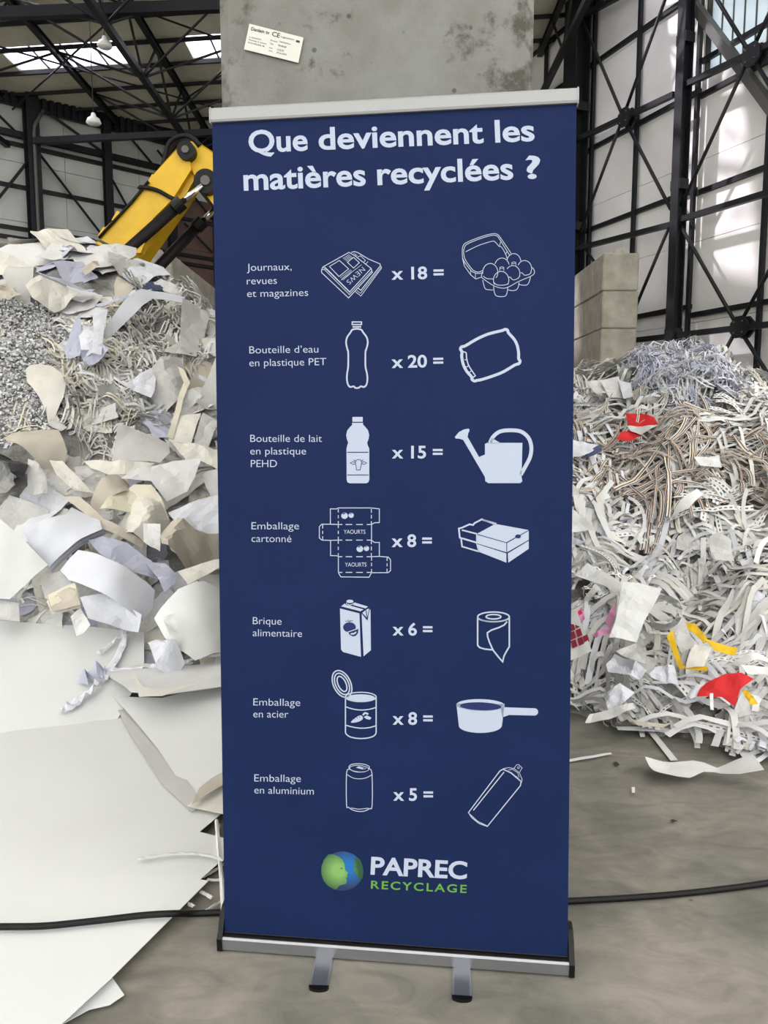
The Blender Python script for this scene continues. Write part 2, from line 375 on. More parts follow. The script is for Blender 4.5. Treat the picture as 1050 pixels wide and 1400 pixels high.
# wind bracing rods under the deck
for a in (-24.9, -18.9, -12.9, -6.9, -.9):
    for y in (16, 22, 28):
        for (p, q_) in (((a, y), (a+6, y+6)), ((a+6, y), (a, y+6))):
            if p[1]+6 < ywall(q_[0])+1 and max(p[1], q_[1]) < ywall(max(p[0], q_[0]))+8:
                MB().tube([(p[0], p[1], zr(p[0])-.3), (q_[0], q_[1], zr(q_[0])-.3)], .03, 6).build('wind_brace', M_steel, cl)
MB().bar(at(46, 193, 27.6), at(300, 181, 27.6), .2, .2).build('tie_beam', M_steel, cl)
MB().bar(at(-150, 24, 20.5), at(300, 8, 20.5), .26, .2).build('roof_beam', M_steel, cl)
# pendant lamps
for i, (px, py, Y, lb) in enumerate(((143, 60, 21.0, 'round white pendant lamp high under the roof, upper of two'), (128, 165, 21.0, 'round white pendant lamp beside the slim column, lower of two'))):
    p = at(px, py, Y); o = empty('pendant_lamp', p, lb, 'lamp', None)
    MB().lathe(p, [(.02, .2), (.05, .18), (.07, .1), (.15, .05), (.19, -.05), (.16, -.09), (0, -.1)], 20).build('lamp_shade', M_lamp, o, smooth=True)
    MB().tube([p+V((0, 0, .18)), V((p.x, p.y, zr(p.x)+.1))], .012, 6).build('lamp_cord', M_steel, o)

# ---- concrete block walls
def block_mesh(L_, W_, H_, knobs=False, ch=.025):
    bm = bmesh.new(); bmesh.ops.create_cube(bm, size=1)
    for v in bm.verts: v.co = V((v.co.x*W_, v.co.y*L_, v.co.z*H_))
    bmesh.ops.bevel(bm, geom=list(bm.edges), offset=ch, segments=1, affect='EDGES')
    if knobs:
        for k in (-1, 1):
            r = bmesh.ops.create_cone(bm, cap_ends=True, segments=8, radius1=.16, radius2=.1, depth=.1)
            for v in r['verts']: v.co += V((0, k*L_/4, H_/2+.05))
    me = bpy.data.meshes.new('block'); bm.to_mesh(me); bm.free(); return me
def conc_pillar():
    m = bpy.data.materials.new('stained_concrete'); m.use_nodes = True; nt = m.node_tree; N = nt.nodes; L = nt.links
    b = N['Principled BSDF']; b.inputs['Roughness'].default_value = .85; tc = N.new('ShaderNodeTexCoord')
    n1 = N.new('ShaderNodeTexNoise'); n1.inputs['Scale'].default_value = 5; n1.inputs['Detail'].default_value = 7; n1.inputs['Roughness'].default_value = .65; L.new(tc.outputs['Object'], n1.inputs[0])
    r1 = N.new('ShaderNodeValToRGB'); e = r1.color_ramp.elements; e[0].position = .3; e[0].color = (*lin((102, 101, 94)), 1); e[1].position = .6; e[1].color = (*lin((122, 123, 118)), 1); L.new(n1.outputs[0], r1.inputs[0])
    # darker mottled stains, mostly towards the right arris
    n2 = N.new('ShaderNodeTexNoise'); n2.inputs['Scale'].default_value = 11; n2.inputs['Detail'].default_value = 9; n2.inputs['Roughness'].default_value = .7; L.new(tc.outputs['Object'], n2.inputs[0])
    sx = N.new('ShaderNodeSeparateXYZ'); L.new(tc.outputs['Object'], sx.inputs[0])
    mr = N.new('ShaderNodeMapRange'); mr.inputs['From Min'].default_value = .12; mr.inputs['From Max'].default_value = .36; mr.inputs['To Min'].default_value = 0; mr.inputs['To Max'].default_value = .17; L.new(sx.outputs['X'], mr.inputs[0])
    m3 = N.new('ShaderNodeMapRange'); m3.inputs['From Min'].default_value = -.41; m3.inputs['From Max'].default_value = -.34; m3.inputs['To Min'].default_value = .12; m3.inputs['To Max'].default_value = 0; L.new(sx.outputs['X'], m3.inputs[0]); a3 = N.new('ShaderNodeMath'); a3.operation = 'ADD'; L.new(mr.outputs[0], a3.inputs[0]); L.new(m3.outputs[0], a3.inputs[1]); ad = N.new('ShaderNodeMath'); ad.operation = 'ADD'; L.new(n2.outputs[0], ad.inputs[0]); L.new(a3.outputs[0], ad.inputs[1])
    r2 = N.new('ShaderNodeValToRGB'); e = r2.color_ramp.elements; e[0].position = .6; e[0].color = (0, 0, 0, 1); e[1].position = .72; e[1].color = (1, 1, 1, 1); L.new(ad.outputs[0], r2.inputs[0])
    mx = N.new('ShaderNodeMixRGB'); L.new(r2.outputs[0], mx.inputs[0]); L.new(r1.outputs[0], mx.inputs[1]); mx.inputs[2].default_value = (*lin((72, 69, 61)), 1)
    v = N.new('ShaderNodeTexVoronoi'); v.inputs['Scale'].default_value = 15; L.new(tc.outputs['Object'], v.inputs[0])
    r3 = N.new('ShaderNodeValToRGB'); r3.color_ramp.elements[0].position = .07; r3.color_ramp.elements[0].color = (.22, .22, .2, 1); r3.color_ramp.elements[1].position = .11; r3.color_ramp.elements[1].color = (1, 1, 1, 1); L.new(v.outputs['Distance'], r3.inputs[0])
    m2 = N.new('ShaderNodeMixRGB'); m2.blend_type = 'MULTIPLY'; m2.inputs[0].default_value = .7; L.new(mx.outputs[0], m2.inputs[1]); L.new(r3.outputs[0], m2.inputs[2])
    L.new(m2.outputs[0], b.inputs['Base Color'])
    bp = N.new('ShaderNodeBump'); bp.inputs['Strength'].default_value = .4; bp.inputs['Distance'].default_value = .01; L.new(n2.outputs[0], bp.inputs['Height']); L.new(bp.outputs[0], b.inputs['Normal'])
    return m
M_pil = conc_pillar()
def block_wall(x0, x1, y0, y1, heights, base, label, m):
    o = empty('block_wall', ((x0+x1)/2, y0, 0), label, 'wall'); W_ = x1-x0; org = ORG[o.name]
    if base > 0: MB().box((x0, y0, 0), (x1, y1, base)).build('footing', m, o)
    z = base; cache = {}
    for r, H_ in enumerate(heights):
        y = y0; first = True
        while y < y1-.1:
            L_ = 1.6 if not (first and r % 2) else .8
            L_ = min(L_, y1-y); key = (round(L_, 2), round(H_, 2), r == len(heights)-1)
            if key not in cache: cache[key] = block_mesh(L_-.008, W_-.004, H_-.008, key[2]); cache[key].materials.append(m)
            b = bpy.data.objects.new('concrete_block', cache[key]); C.objects.link(b); b.parent = o
            b.location = V(((x0+x1)/2+rnd.uniform(-.008, .008)*(y0 > 5), y+L_/2, z+H_/2))-org
            y += L_; first = False
        z += H_
    return o
block_wall(-.418, .382, 2.05, 9.2, [.9, .8, .8, .8, .8, .7], 0, 'grey stained concrete block wall directly behind the blue banner', M_pil)
block_wall(4.49, 5.23, 16.2, 23.2, [.76]*6, .25, 'stacked concrete block wall behind the right paper heap', M_blk)
block_wall(-5.06, -4.34, 16.2, 24.0, [.76]*6, .25, 'stacked concrete block wall behind the left heap beside the excavator arm', M_blk)
# ================================================================ THE BANNER
B0 = V((.02, 1.764, 0)); yaw = -.108; lean = .056; rb = .0095
_X = V((cos(yaw), sin(yaw), 0)); _N = V((-sin(yaw), cos(yaw), 0)); _Z = V((0, 0, 1))*cos(lean)+_N*sin(lean)
BX = _X*cos(rb)+_Z*sin(rb); BZ = _Z*cos(rb)-_X*sin(rb); BN = BZ.cross(BX)*1.0
if BN.y > 0: BN = -BN                     # towards the viewer's side
BF = B0+V((0, 0, .045))                    # lower middle of the fabric
bn = empty('roll_up_banner', B0, 'tall navy blue roll-up banner standing in the middle', 'banner')
def bp_(x, z, n=0.0): return BF+BX*x+BZ*z+BN*n
nx, nz_ = 8, 24; vv = []; ff = []
for j in range(nz_+1):
    for i in range(nx+1): vv.append(bp_(-.425+.85*i/nx, -.03+2.03*j/nz_, 0))
for j in range(nz_):
    for i in range(nx): a = j*(nx+1)+i; ff.append((a, a+1, a+nx+2, a+nx+1))
nv = len(vv); vv += [p-BN*.0006 for p in vv]; ff += [tuple(k+nv for k in reversed(f)) for f in ff]
per = [i for i in range(nx+1)]+[(j*(nx+1)+nx) for j in range(1, nz_+1)]+[nz_*(nx+1)+i for i in range(nx-1, -1, -1)]+[j*(nx+1) for j in range(nz_-1, 0, -1)]
for k in range(len(per)): a, b = per[k], per[(k+1) % len(per)]; ff.append((b, a, a+nv, b+nv))
fab = mk('printed_panel', vv, ff, M_navy, bn)
# top clamp rail
prof = [(-.012, -.002), (.007, -.002), (.009, .003), (.009, .026), (.005, .031), (-.012, .031)]
def extr(prof, x0, x1, name, m, parent, zoff=0, tilt=True):
    q = MB(); f = (lambda x, n, z: bp_(x, z+zoff, n)) if tilt else (lambda x, n, z: B0+_X*x+V((0, 0, z))-_N*n)
    n = len(prof); q.add([f(x0, a, b) for a, b in prof]+[f(x1, a, b) for a, b in prof],
        [tuple(range(n)), tuple(reversed(range(n, 2*n)))]+[(i, n+i, n+(i+1) % n, (i+1) % n) for i in range(n)])
    return q.build(name, m, parent)
extr(prof, -.429, .427, 'top_rail', M_rail, bn, zoff=1.995)
for s in (-1, 1): extr([(-.014, -.004), (.008, -.004), (.0105, .003), (.0105, .027), (.006, .033), (-.014, .033)], s*.4275-.0015, s*.4275+.0015, 'rail_end_cap', M_rail, bn, zoff=1.995)
# cassette: aluminium lip in front, black slot, rounded back
dz = (BX.z/BX.x)
def cass(prof, x0, x1, name, m): return extr(prof, x0, x1, name, m, bn, tilt=False)
shell = [(.006, .003), (.016, .006), (.0175, .034), (.013, .038), (.006, .038)]
cass(shell, -.428, .428, 'cassette_front', M_alu)
cass([(.006, .002), (.006, .036), (.0, .044), (-.012, .048), (-.02, .075), (-.045, .09), (-.075, .075), (-.088, .04), (-.08, .008), (-.065, .002)], -.427, .427, 'cassette_body', M_black)
cass([(.005, .037), (.0105, .037), (.0105, .045), (.005, .045)], -.427, .427, 'slot_lip', M_black)
ecp = [(.01, .0), (.0195, .004), (.021, .036), (.014, .043), (.008, .05), (-.004, .078), (-.025, .096), (-.05, .1), (-.078, .085), (-.093, .045), (-.085, .004), (-.068, 0)]
for s in (-1, 1):
    e = cass(ecp, s*.4335-.0065, s*.4335+.0065, 'end_cap', M_black)
    q = MB(); q.tube([B0+_X*s*.4405+V((0, 0, .055))+_N*.03, B0+_X*s*.4425+V((0, 0, .055))+_N*.03], .009, 12); q.build('cap_screw', M_alu, e)
# feet
for top, bot in (((445, 1299), (436, 1351)), ((631, 1311), (631.5, 1365))):
    a = ground(*top); b = ground(*bot); t = (b-a).normalized(); a2 = a-t*.12; sd = V((-t.y, t.x, 0))
    q = MB(); pr = [(-.0225, 0), (.0225, 0), (.0225, .004), (.018, .0065), (-.018, .0065), (-.0225, .004)]
    n = 6; q.add([a2+sd*x+V((0, 0, z)) for x, z in pr]+[b+sd*x+V((0, 0, z)) for x, z in pr], [tuple(range(n)), tuple(reversed(range(n, 2*n)))]+[(i, n+i, n+(i+1) % n, (i+1) % n) for i in range(n)])
    ft = q.build('support_foot', M_alu, bn)
    q = MB(); pts = [b+sd*.0235, b-sd*.0235]+[b-sd*.0235*cos(k*pi/6)+t*(.003+.0115*sin(k*pi/6)) for k in range(7)]
    q.prism(pts, (0, 0, .008)); q.build('foot_cap', M_black, ft)
q = MB(); q.tube([B0+V((0, 0, .05))+_N*.04, bp_(0, 1.9, -.02), bp_(0, 2.015, -.006)], .008, 8); q.build('support_pole', M_alu, bn, smooth=True)

# ---- print on the panel: every outline lies flat on the fabric
def bpx(px, py, lay=1): 
    p = on_plane(px, py, BF, BN); return p+BN*(.0005*lay)
class Icon:
    def __init__(s, name, ox, oy, sc, label=None): s.n = name; s.o = (ox, oy, sc); s.q = MB(); s.label = label
    def P(s, p): return (s.o[0]+p[0]/s.o[2], s.o[1]+p[1]/s.o[2])
    def line(s, pts, w=1.1, closed=False, smooth=False, mi=0, lay=1, n=5):
        if smooth: pts = catmull(pts, n, closed)
        pts = [V(s.P(p)) for p in pts]; pts = [p for i, p in enumerate(pts) if i == 0 or (p-pts[i-1]).length > .05]
        if closed and (pts[0]-pts[-1]).length < .05: pts.pop()
        m = len(pts); L_, R_ = [], []
        for i in range(m):
            if closed: a, b = pts[i-1], pts[(i+1) % m]
            else: a, b = pts[max(i-1, 0)], pts[min(i+1, m-1)]
            d1 = (pts[i]-a); d2 = (b-pts[i])
            if d1.length < 1e-6: d1 = d2
            if d2.length < 1e-6: d2 = d1
            d1 = d1.normalized(); d2 = d2.normalized(); t = (d1+d2)
            if t.length < .2: t = d1
            t.normalize(); nrm = V((-t.y, t.x)); k = min(1/max(abs(nrm.dot(V((-d1.y, d1.x)))), .45), 2)
            L_.append(pts[i]+nrm*w/2*k); R_.append(pts[i]-nrm*w/2*k)
        v = [bpx(p.x, p.y, lay) for p in L_]+[bpx(p.x, p.y, lay) for p in R_]
        f = [(i, (i+1) % m, m+(i+1) % m, m+i) for i in range(m if closed else m-1)]
        s.q.add(v, f, mi); return s
    def dash(s, a, b, segs, w=1.0, mi=0, lay=1):
        a = V(a); b = V(b)
        for t0, t1 in segs: s.line([a+(b-a)*t0, a+(b-a)*t1], w, mi=mi, lay=lay)
        return s
    def fill(s, pts, smooth=False, mi=0, lay=1):
        if smooth: pts = catmull(pts, 5, True)
        v3 = [V((*s.P(p), 0)) for p in pts]; tr = geometry.tessellate_polygon([v3])
        s.q.add([bpx(p.x, p.y, lay) for p in v3], [tuple(t) for t in tr], mi); return s
    def ell(s, cx, cy, a, b, rot=0, w=None, mi=0, lay=1, t0=0, t1=360, n=36):
        r = R(rot); pts = []
        for k in range(n+(0 if t1-t0 == 360 else 1)):
            t = R(t0+(t1-t0)*k/n); x, y = a*cos(t), b*sin(t); pts.append((cx+x*cos(r)-y*sin(r), cy+x*sin(r)+y*cos(r)))
        return s.line(pts, w, closed=(t1-t0 == 360), mi=mi, lay=lay) if w else s.fill(pts, mi=mi, lay=lay)
    def done(s, ms=None, parent=None):
        o = s.q.build(s.n, ms or [M_ink, M_inkd], parent or fab)
        if s.label: o['label'] = s.label
        return o
_fc = {}
def text_mesh(txt, offset=0, spacing=1.0):
    cu = bpy.data.curves.new('t', 'FONT'); cu.body = txt; cu.size = 1; cu.offset = offset; cu.space_character = spacing; cu.resolution_u = 4
    o = bpy.data.objects.new('t', cu); C.objects.link(o); dg = bpy.context.evaluated_depsgraph_get()
    me = o.evaluated_get(dg).to_mesh(); v = [x.co.copy() for x in me.vertices]; f = [tuple(p.vertices) for p in me.polygons]
    o.evaluated_get(dg).to_mesh_clear(); bpy.data.objects.remove(o); bpy.data.curves.remove(cu); return v, f
capv, _ = text_mesh('H'); CAP = max(p.y for p in capv)
def text(txt, a, b, cap, offset=0, spacing=1.0, m=None, name='caption_text', lay=1, parent=None, label=None, place=None):
    place = place or (lambda x, y: bpx(x, y, lay)); v, f = text_mesh(txt, offset, spacing); x0 = min(p.x for p in v); x1 = max(p.x for p in v)
    A = V(a); B = V(b); d = (B-A); L_ = d.length; t = d/L_; up = V((t.y, -t.x)); ky = cap/(CAP+2*offset)
    out = [place(*(A+t*((p.x-x0)/(x1-x0)*L_)+up*((p.y+offset)*ky))) for p in v]
    o = mk(name, out, f, m or M_ink, parent or fab)
    if label: o['label'] = label
    return o
HO = .022
for t_, xa, xb in (('Que', 340.4, 421.2), ('deviennent', 436, 661.4), ('les', 677.2, 731.2)): text(t_, (xa, 209.5-.0423*(xa-340.5)), (xb, 209.5-.0423*(xb-340.5)), 31, HO, 1, name='heading_text')
for t_, xa, xb in (('matières', 333.5, 500.4), ('recyclées', 516.3, 702), ('?', 719.3, 739.6)): text(t_, (xa, 261-.0418*(xa-333.5)), (xb, 261-.0418*(xb-333.5)), 31.5, HO, 1, name='heading_text')
for t, a, b, c in (('Journaux,', (337.6, 370.4), (398.8, 369.2), 9.6), ('revues', (337.6, 388.9), (378.7, 388), 9.6), ('et magazines', (338, 406.2), (421.4, 404.4), 9.6),
    ('Bouteille d’eau', (341, 483.2), (435.3, 481.9), 9.6), ('en plastique PET', (341, 500.8), (446.2, 499.1), 9.6),
    ('Bouteille de lait', (342.2, 604.1), (440.3, 604.1), 9.6), ('en plastique', (342.2, 621.3), (418.5, 621.3), 9.6), ('PEHD', (343, 638.5), (378.7, 638.5), 9.6),
    ('Emballage', (343.9, 723.6), (408.9, 723.6), 9.6), ('cartonné', (343.9, 740.8), (398.4, 741.2), 9.6),
    ('Brique', (345.6, 853.2), (385, 854), 9.6), ('alimentaire', (345.6, 869.6), (413, 870.8), 9.6),
    ('Emballage', (346.4, 964.3), (410.5, 965.1), 9.6), ('en acier', (346.4, 980.6), (394.2, 981), 9.6),
    ('Emballage', (347.7, 1068.2), (411.4, 1069), 9.6), ('en aluminium', (347.7, 1084.5), (429, 1086.2), 9.6)):
    text(t, a, b, c, -.006)
for t, a, b in (('x 18 =', (535.4, 382.6), (606.7, 381.3)), ('x 20 =', (535.4, 503.3), (606.2, 502)), ('x 15 =', (535.8, 626.8), (605.2, 626.8)), ('x 8 =', (535.4, 747.9), (590.5, 747.9)),
    ('x 6 =', (536.7, 868.7), (591.2, 869.1)), ('x 8 =', (536.7, 990.7), (591.6, 991.1)), ('x 5 =', (537.5, 1094.6), (592, 1095))):
    text(t, a, b, 17.3, HO, name='quantity_text')
text('PAPREC', (506.5, 1195.6), (638, 1202.2), 24.5, .028, 1.0, name='logo_text')
text('RECYCLAGE', (507, 1214.8), (637.8, 1220.8), 11, .016, 1.25, m=M_grn, name='logo_text', label='small green lettering')

# newspaper
I = Icon('newspaper_icon', 430, 310, 9.545); W1 = 1.0
I.line([(90, 570), (110, 525), (450, 335), (520, 375), (740, 545), (460, 850), (330, 720), (200, 590), (130, 525)], W1)
I.line([(90, 570), (95, 600), (445, 930), (755, 595), (740, 545)], W1)
I.line([(95, 560), (130, 560), (455, 885), (750, 575)], .8); I.line([(110, 530), (170, 570), (462, 860)], .7)
I.line([(195, 520), (325, 440), (445, 550), (320, 650)], .9, True); I.line([(430, 465), (510, 400), (585, 470), (510, 540)], .9, True)
for k in range(4): I.line([(370+k*14, 415+k*12), (455+k*14, 362+k*12)], .55)
for k in range(3): I.line([(335+k*18, 665+k*16), (475+k*12, 560+k*12)], .55)
I.line([(345, 700), (615, 495)], .55)
I.line([(480, 335), (520, 325), (560, 335), (700, 420), (855, 485), (860, 510), (605, 830), (565, 800)], W1)
I.line([(865, 510), (875, 540), (605, 905), (530, 845)], .8); I.line([(868, 530), (600, 870), (550, 830)], .7)
I.line([(565, 395), (600, 380), (665, 440), (635, 470)], .7); I.line([(665, 490), (700, 455)], .7); I.line([(510, 350), (545, 365)], .6); I.line([(530, 370), (560, 380)], .6)
I.done()
text('NEWS', I.P((622, 522)), I.P((414, 712)), 6.6, -.01, 1.1, parent=fab, name='caption_text')
# egg box
I = Icon('egg_box_icon', 620, 310, 8.75); w_ = .85
I.line([(690, 320), (560, 130), (520, 90), (460, 85), (330, 120), (165, 185), (115, 230), (105, 310), (120, 400), (205, 520), (250, 550), (300, 560), (345, 550)], w_, smooth=True)
I.line([(670, 340), (545, 140), (510, 108), (460, 103), (330, 140), (180, 200), (135, 240), (122, 310), (140, 390), (215, 500), (260, 535), (300, 542), (350, 525)], w_, smooth=True)
I.line([(105, 320), (110, 390), (130, 470), (205, 575), (265, 625), (330, 605)], w_); I.line([(205, 520), (205, 575)], .6); I.line([(262, 560), (262, 620)], .6); I.line([(120, 400), (130, 460)], .6)
I.line([(145, 300), (300, 225), (460, 175), (500, 185), (545, 235), (575, 245), (625, 330), (640, 380)], .8, smooth=True)
I.line([(570, 165), (550, 230)], .7); I.line([(645, 290), (620, 335)], .7)
for cx, cy, rx_, ry_, t0, t1 in ((440, 545, 90, 105, 170, 400), (580, 480, 88, 105, 200, 345), (722, 430, 85, 108, 195, 350), (850, 500, 84, 95, 205, 390), (710, 560, 84, 95, 215, 400), (570, 640, 92, 105, 150, 390)):
    I.ell(cx, cy, rx_, ry_, 0, w_, t0=t0, t1=t1)
I.line([(355, 590), (400, 620), (475, 625)], w_, smooth=True); I.line([(480, 665), (520, 695), (580, 700), (640, 690), (660, 665)], w_, smooth=True)
I.line([(660, 605), (680, 605), (710, 635), (760, 625), (795, 590)], w_, smooth=True); I.line([(800, 550), (825, 555), (850, 580), (905, 570), (930, 545)], w_, smooth=True)
I.line([(345, 545), (335, 600), (380, 640), (480, 705), (580, 735), (660, 720), (780, 655), (930, 590), (968, 550), (960, 510), (935, 485)], w_, smooth=True)
for pts in ([(350, 640), (370, 720), (395, 750), (475, 758)], [(480, 710), (490, 790), (520, 830), (600, 835), (635, 810), (650, 725)], [(655, 755), (700, 765), (750, 755), (775, 720), (785, 665)], [(785, 690), (830, 700), (880, 695), (905, 660), (920, 600)]): I.line(pts, w_, smooth=True)
for cx, cy in ((578, 490), (722, 432)): I.ell(cx, cy, 24, 10, 0, .6); I.line([(cx-24, cy), (cx-24, cy+40)], .6); I.line([(cx+24, cy), (cx+24, cy+40)], .6)
I.done()
# water bottle
I = Icon('water_bottle_icon', 460, 430, 12.73)
I.line([(275, 130), (275, 175), (435, 175), (435, 130)], 1.6, True); I.line([(280, 215), (430, 215)], 2.0)
I.line([(290, 258), (240, 320), (185, 400), (168, 500), (195, 620), (205, 660), (205, 900), (188, 1010), (182, 1120), (200, 1215), (240, 1262), (300, 1250), (325, 1275), (360, 1280), (395, 1272), (425, 1250), (480, 1262), (525, 1215), (540, 1110), (528, 1010), (505, 900), (505, 660), (512, 630), (545, 500), (528, 400), (470, 320), (420, 258)], 2.2, True, True, n=3)
I.done()
# pillow
I = Icon('pillow_icon', 620, 440, 10.5)
I.line([(100, 395), (115, 360), (170, 345), (330, 250), (500, 175), (700, 125), (740, 108), (775, 120), (790, 160), (870, 250), (915, 340), (935, 450), (935, 530), (955, 560), (940, 600), (880, 620), (720, 715), (560, 780), (400, 830), (340, 840), (300, 850), (265, 825), (260, 790), (190, 710), (140, 610), (118, 500), (122, 430)], 3.9, True, True, n=3)
I.line([(130, 430), (180, 445), (188, 520), (215, 620), (270, 710), (315, 775)], 1.6, smooth=True); I.line([(160, 545), (190, 545)], 1.2); I.line([(180, 650), (215, 635)], 1.2); I.line([(225, 730), (255, 705)], 1.2); I.line([(280, 800), (320, 770)], 1.6)
I.done()
# milk bottle
I = Icon('milk_bottle_icon', 460, 560, 12.73)
I.fill([(278, 128), (458, 128), (458, 212), (278, 212)])
I.fill([(270, 230), (463, 230), (463, 262), (500, 300), (550, 360), (570, 440), (560, 510), (535, 575), (545, 620), (572, 680), (572, 1220), (555, 1265), (520, 1282), (230, 1282), (192, 1265), (178, 1220), (175, 680), (190, 620), (205, 575), (180, 510), (170, 440), (190, 360), (240, 300), (275, 265)])
I.line([(190, 743), (555, 743)], 1.2, mi=1, lay=2); I.line([(190, 1137), (560, 1137)], 1.1, mi=1, lay=2)
I.line([(350, 1050), (340, 970), (330, 920), (345, 880), (385, 868), (425, 880), (440, 920), (430, 970), (415, 1050)], .8, True, mi=1, lay=2)
I.line([(330, 925), (290, 905), (240, 930), (290, 952), (330, 945)], .8, mi=1, lay=2); I.line([(440, 925), (480, 905), (530, 930), (480, 952), (440, 945)], .8, mi=1, lay=2)
I.line([(300, 872), (335, 905)], .9, mi=1, lay=2); I.line([(465, 872), (432, 905)], .9, mi=1, lay=2)
I.done()
# watering can
I = Icon('watering_can_icon', 615, 570, 8.75)
I.fill([(60, 240), (110, 180), (170, 150), (225, 140), (237, 160), (220, 195), (212, 240), (350, 480), (420, 450), (420, 322), (450, 310), (868, 310), (858, 720), (868, 770), (840, 792), (460, 792), (425, 770), (420, 720), (160, 275), (110, 260), (70, 258)])
I.line([(480, 310), (520, 235), (600, 175), (720, 160), (850, 175), (940, 250), (975, 360), (960, 480), (900, 600), (850, 690)], 5.2, smooth=True); I.fill([(500, 250), (610, 316), (470, 320)])
I.done()
# yoghurt box, unfolded
I = Icon('unfolded_box_icon', 420, 680, 7.5); w_ = 1.1
I.line([(320, 108), (655, 108), (740, 118), (740, 258), (690, 260), (660, 278), (660, 440), (690, 462), (740, 462), (740, 605), (830, 612), (855, 640), (855, 750), (830, 772), (665, 772)], w_)
I.line([(320, 108), (300, 118), (238, 118), (238, 275), (150, 275), (125, 300), (125, 415), (150, 438), (240, 440), (240, 597), (300, 598), (320, 606), (320, 770), (345, 815), (635, 818), (660, 770)], w_)
I.line([(238, 275), (320, 278)], w_); I.line([(240, 440), (320, 438)], w_); I.line([(660, 608), (740, 605)], w_)
sg = [(0, .12), (.22, .42), (.54, .74), (.86, 1)]
for y in (278, 438, 608, 769): I.dash((320, y), (658, y), sg, w_)
for y0, y1 in ((118, 278), (438, 608)): I.dash((658, y0), (658, y1), [(0, .25), (.38, .62), (.78, 1)], w_)
for y0, y1 in ((118, 278), (278, 438), (438, 608)): I.dash((319, y0), (319, y1), [(0, .22), (.4, .6), (.78, 1)], w_)
I.dash((660, 608), (660, 770), [(0, .25), (.38, .6), (.78, 1)], w_); I.dash((159, 280), (159, 438), [(.0, .25), (.4, .6), (.75, 1)], w_); I.dash((819, 612), (819, 770), [(.0, .25), (.4, .6), (.75, 1)], w_)
for cx, cy in ((383, 188), (540, 528)):
    I.ell(cx, cy, 34, 32); I.ell(cx+68, cy-4, 27, 26); I.ell(cx-6, cy-22, 16, 6, -10, mi=1, lay=2); I.ell(cx+64, cy-22, 12, 4, 0, mi=1, lay=2)
I.done()
text('YAOURTS', I.P((375, 373)), I.P((597, 373)), 5.4); text('YAOURTS', I.P((388, 709)), I.P((608, 709)), 5.4)
# shoe box
I = Icon('shoe_box_icon', 620, 700, 9.545)
I.fill([(545, 155), (980, 235), (690, 395), (305, 285)]); I.fill([(300, 295), (690, 405), (690, 525), (305, 408)]); I.fill([(700, 405), (982, 245), (982, 362), (700, 525)])
I.fill([(315, 420), (690, 540), (690, 660), (320, 515)]); I.fill([(708, 540), (982, 375), (982, 480), (715, 660)])
I.line([(545, 160), (370, 95), (275, 145), (255, 170), (210, 160), (110, 205), (70, 215), (82, 335), (305, 400)], 2.2)
I.line([(375, 100), (560, 155)], 2.4); I.line([(110, 235), (305, 285)], 2.0); I.line([(100, 345), (112, 450), (330, 515)], 2.0); I.line([(302, 285), (302, 410), (325, 500)], 1.4)
I.ell(842, 318, 38, 26, mi=1, lay=2); I.line([(700, 395), (980, 240)], .5, mi=1, lay=2)
I.done()
# juice carton
I = Icon('juice_carton_icon', 455, 810, 14)
I.fill([(138, 305), (510, 400), (540, 1232), (200, 1140), (158, 1090)]); I.fill([(552, 400), (660, 525), (700, 320), (722, 330), (730, 1105), (590, 1220)])
I.fill([(160, 265), (230, 210), (260, 240), (330, 250), (590, 325), (530, 360)]); I.fill([(415, 190), (675, 270), (630, 305), (390, 240)])
I.fill([(565, 390), (625, 340), (650, 480)]); I.fill([(640, 330), (695, 305), (665, 470)])
I.line([(552, 392), (660, 525), (700, 320)], 1.0, mi=1, lay=2); I.line([(632, 335), (660, 500)], .8, mi=1, lay=2)
I.ell(328, 170, 66, 32); I.line([(262, 195), (265, 220), (328, 240), (390, 220), (395, 195)], 1.0)
I.ell(320, 665, 122, 96, mi=1, lay=2); I.line([(240, 550), (300, 545), (320, 560), (340, 545), (390, 540)], .7, mi=1, lay=2); I.line([(285, 520), (318, 560), (345, 525)], .6, mi=1, lay=2)
I.line([(250, 770), (480, 690)], 1.2, lay=3); I.fill([(295, 760), (490, 690), (485, 770), (440, 830), (380, 840), (325, 810)], mi=1, lay=2); I.ell(395, 765, 62, 38, -18, lay=3, t0=0, t1=180); I.ell(398, 755, 26, 16, -18, lay=4, mi=1, t0=0, t1=180)
I.done()
# paper roll
I = Icon('paper_roll_icon', 640, 825, 15)
I.ell(520, 275, 325, 100, 0, 1.9); I.ell(520, 272, 152, 46, 0, 1.9); I.line([(215, 325), (350, 362), (520, 378), (700, 362), (830, 320)], 1.6, smooth=True)
I.line([(195, 280), (195, 860), (240, 905), (340, 935), (490, 950)], 2.0); I.line([(845, 280), (845, 885), (790, 975), (735, 1080), (708, 1195), (620, 1095), (510, 955), (440, 800), (400, 680), (395, 600), (480, 545), (640, 490), (740, 440), (800, 370)], 2.0)
I.done()
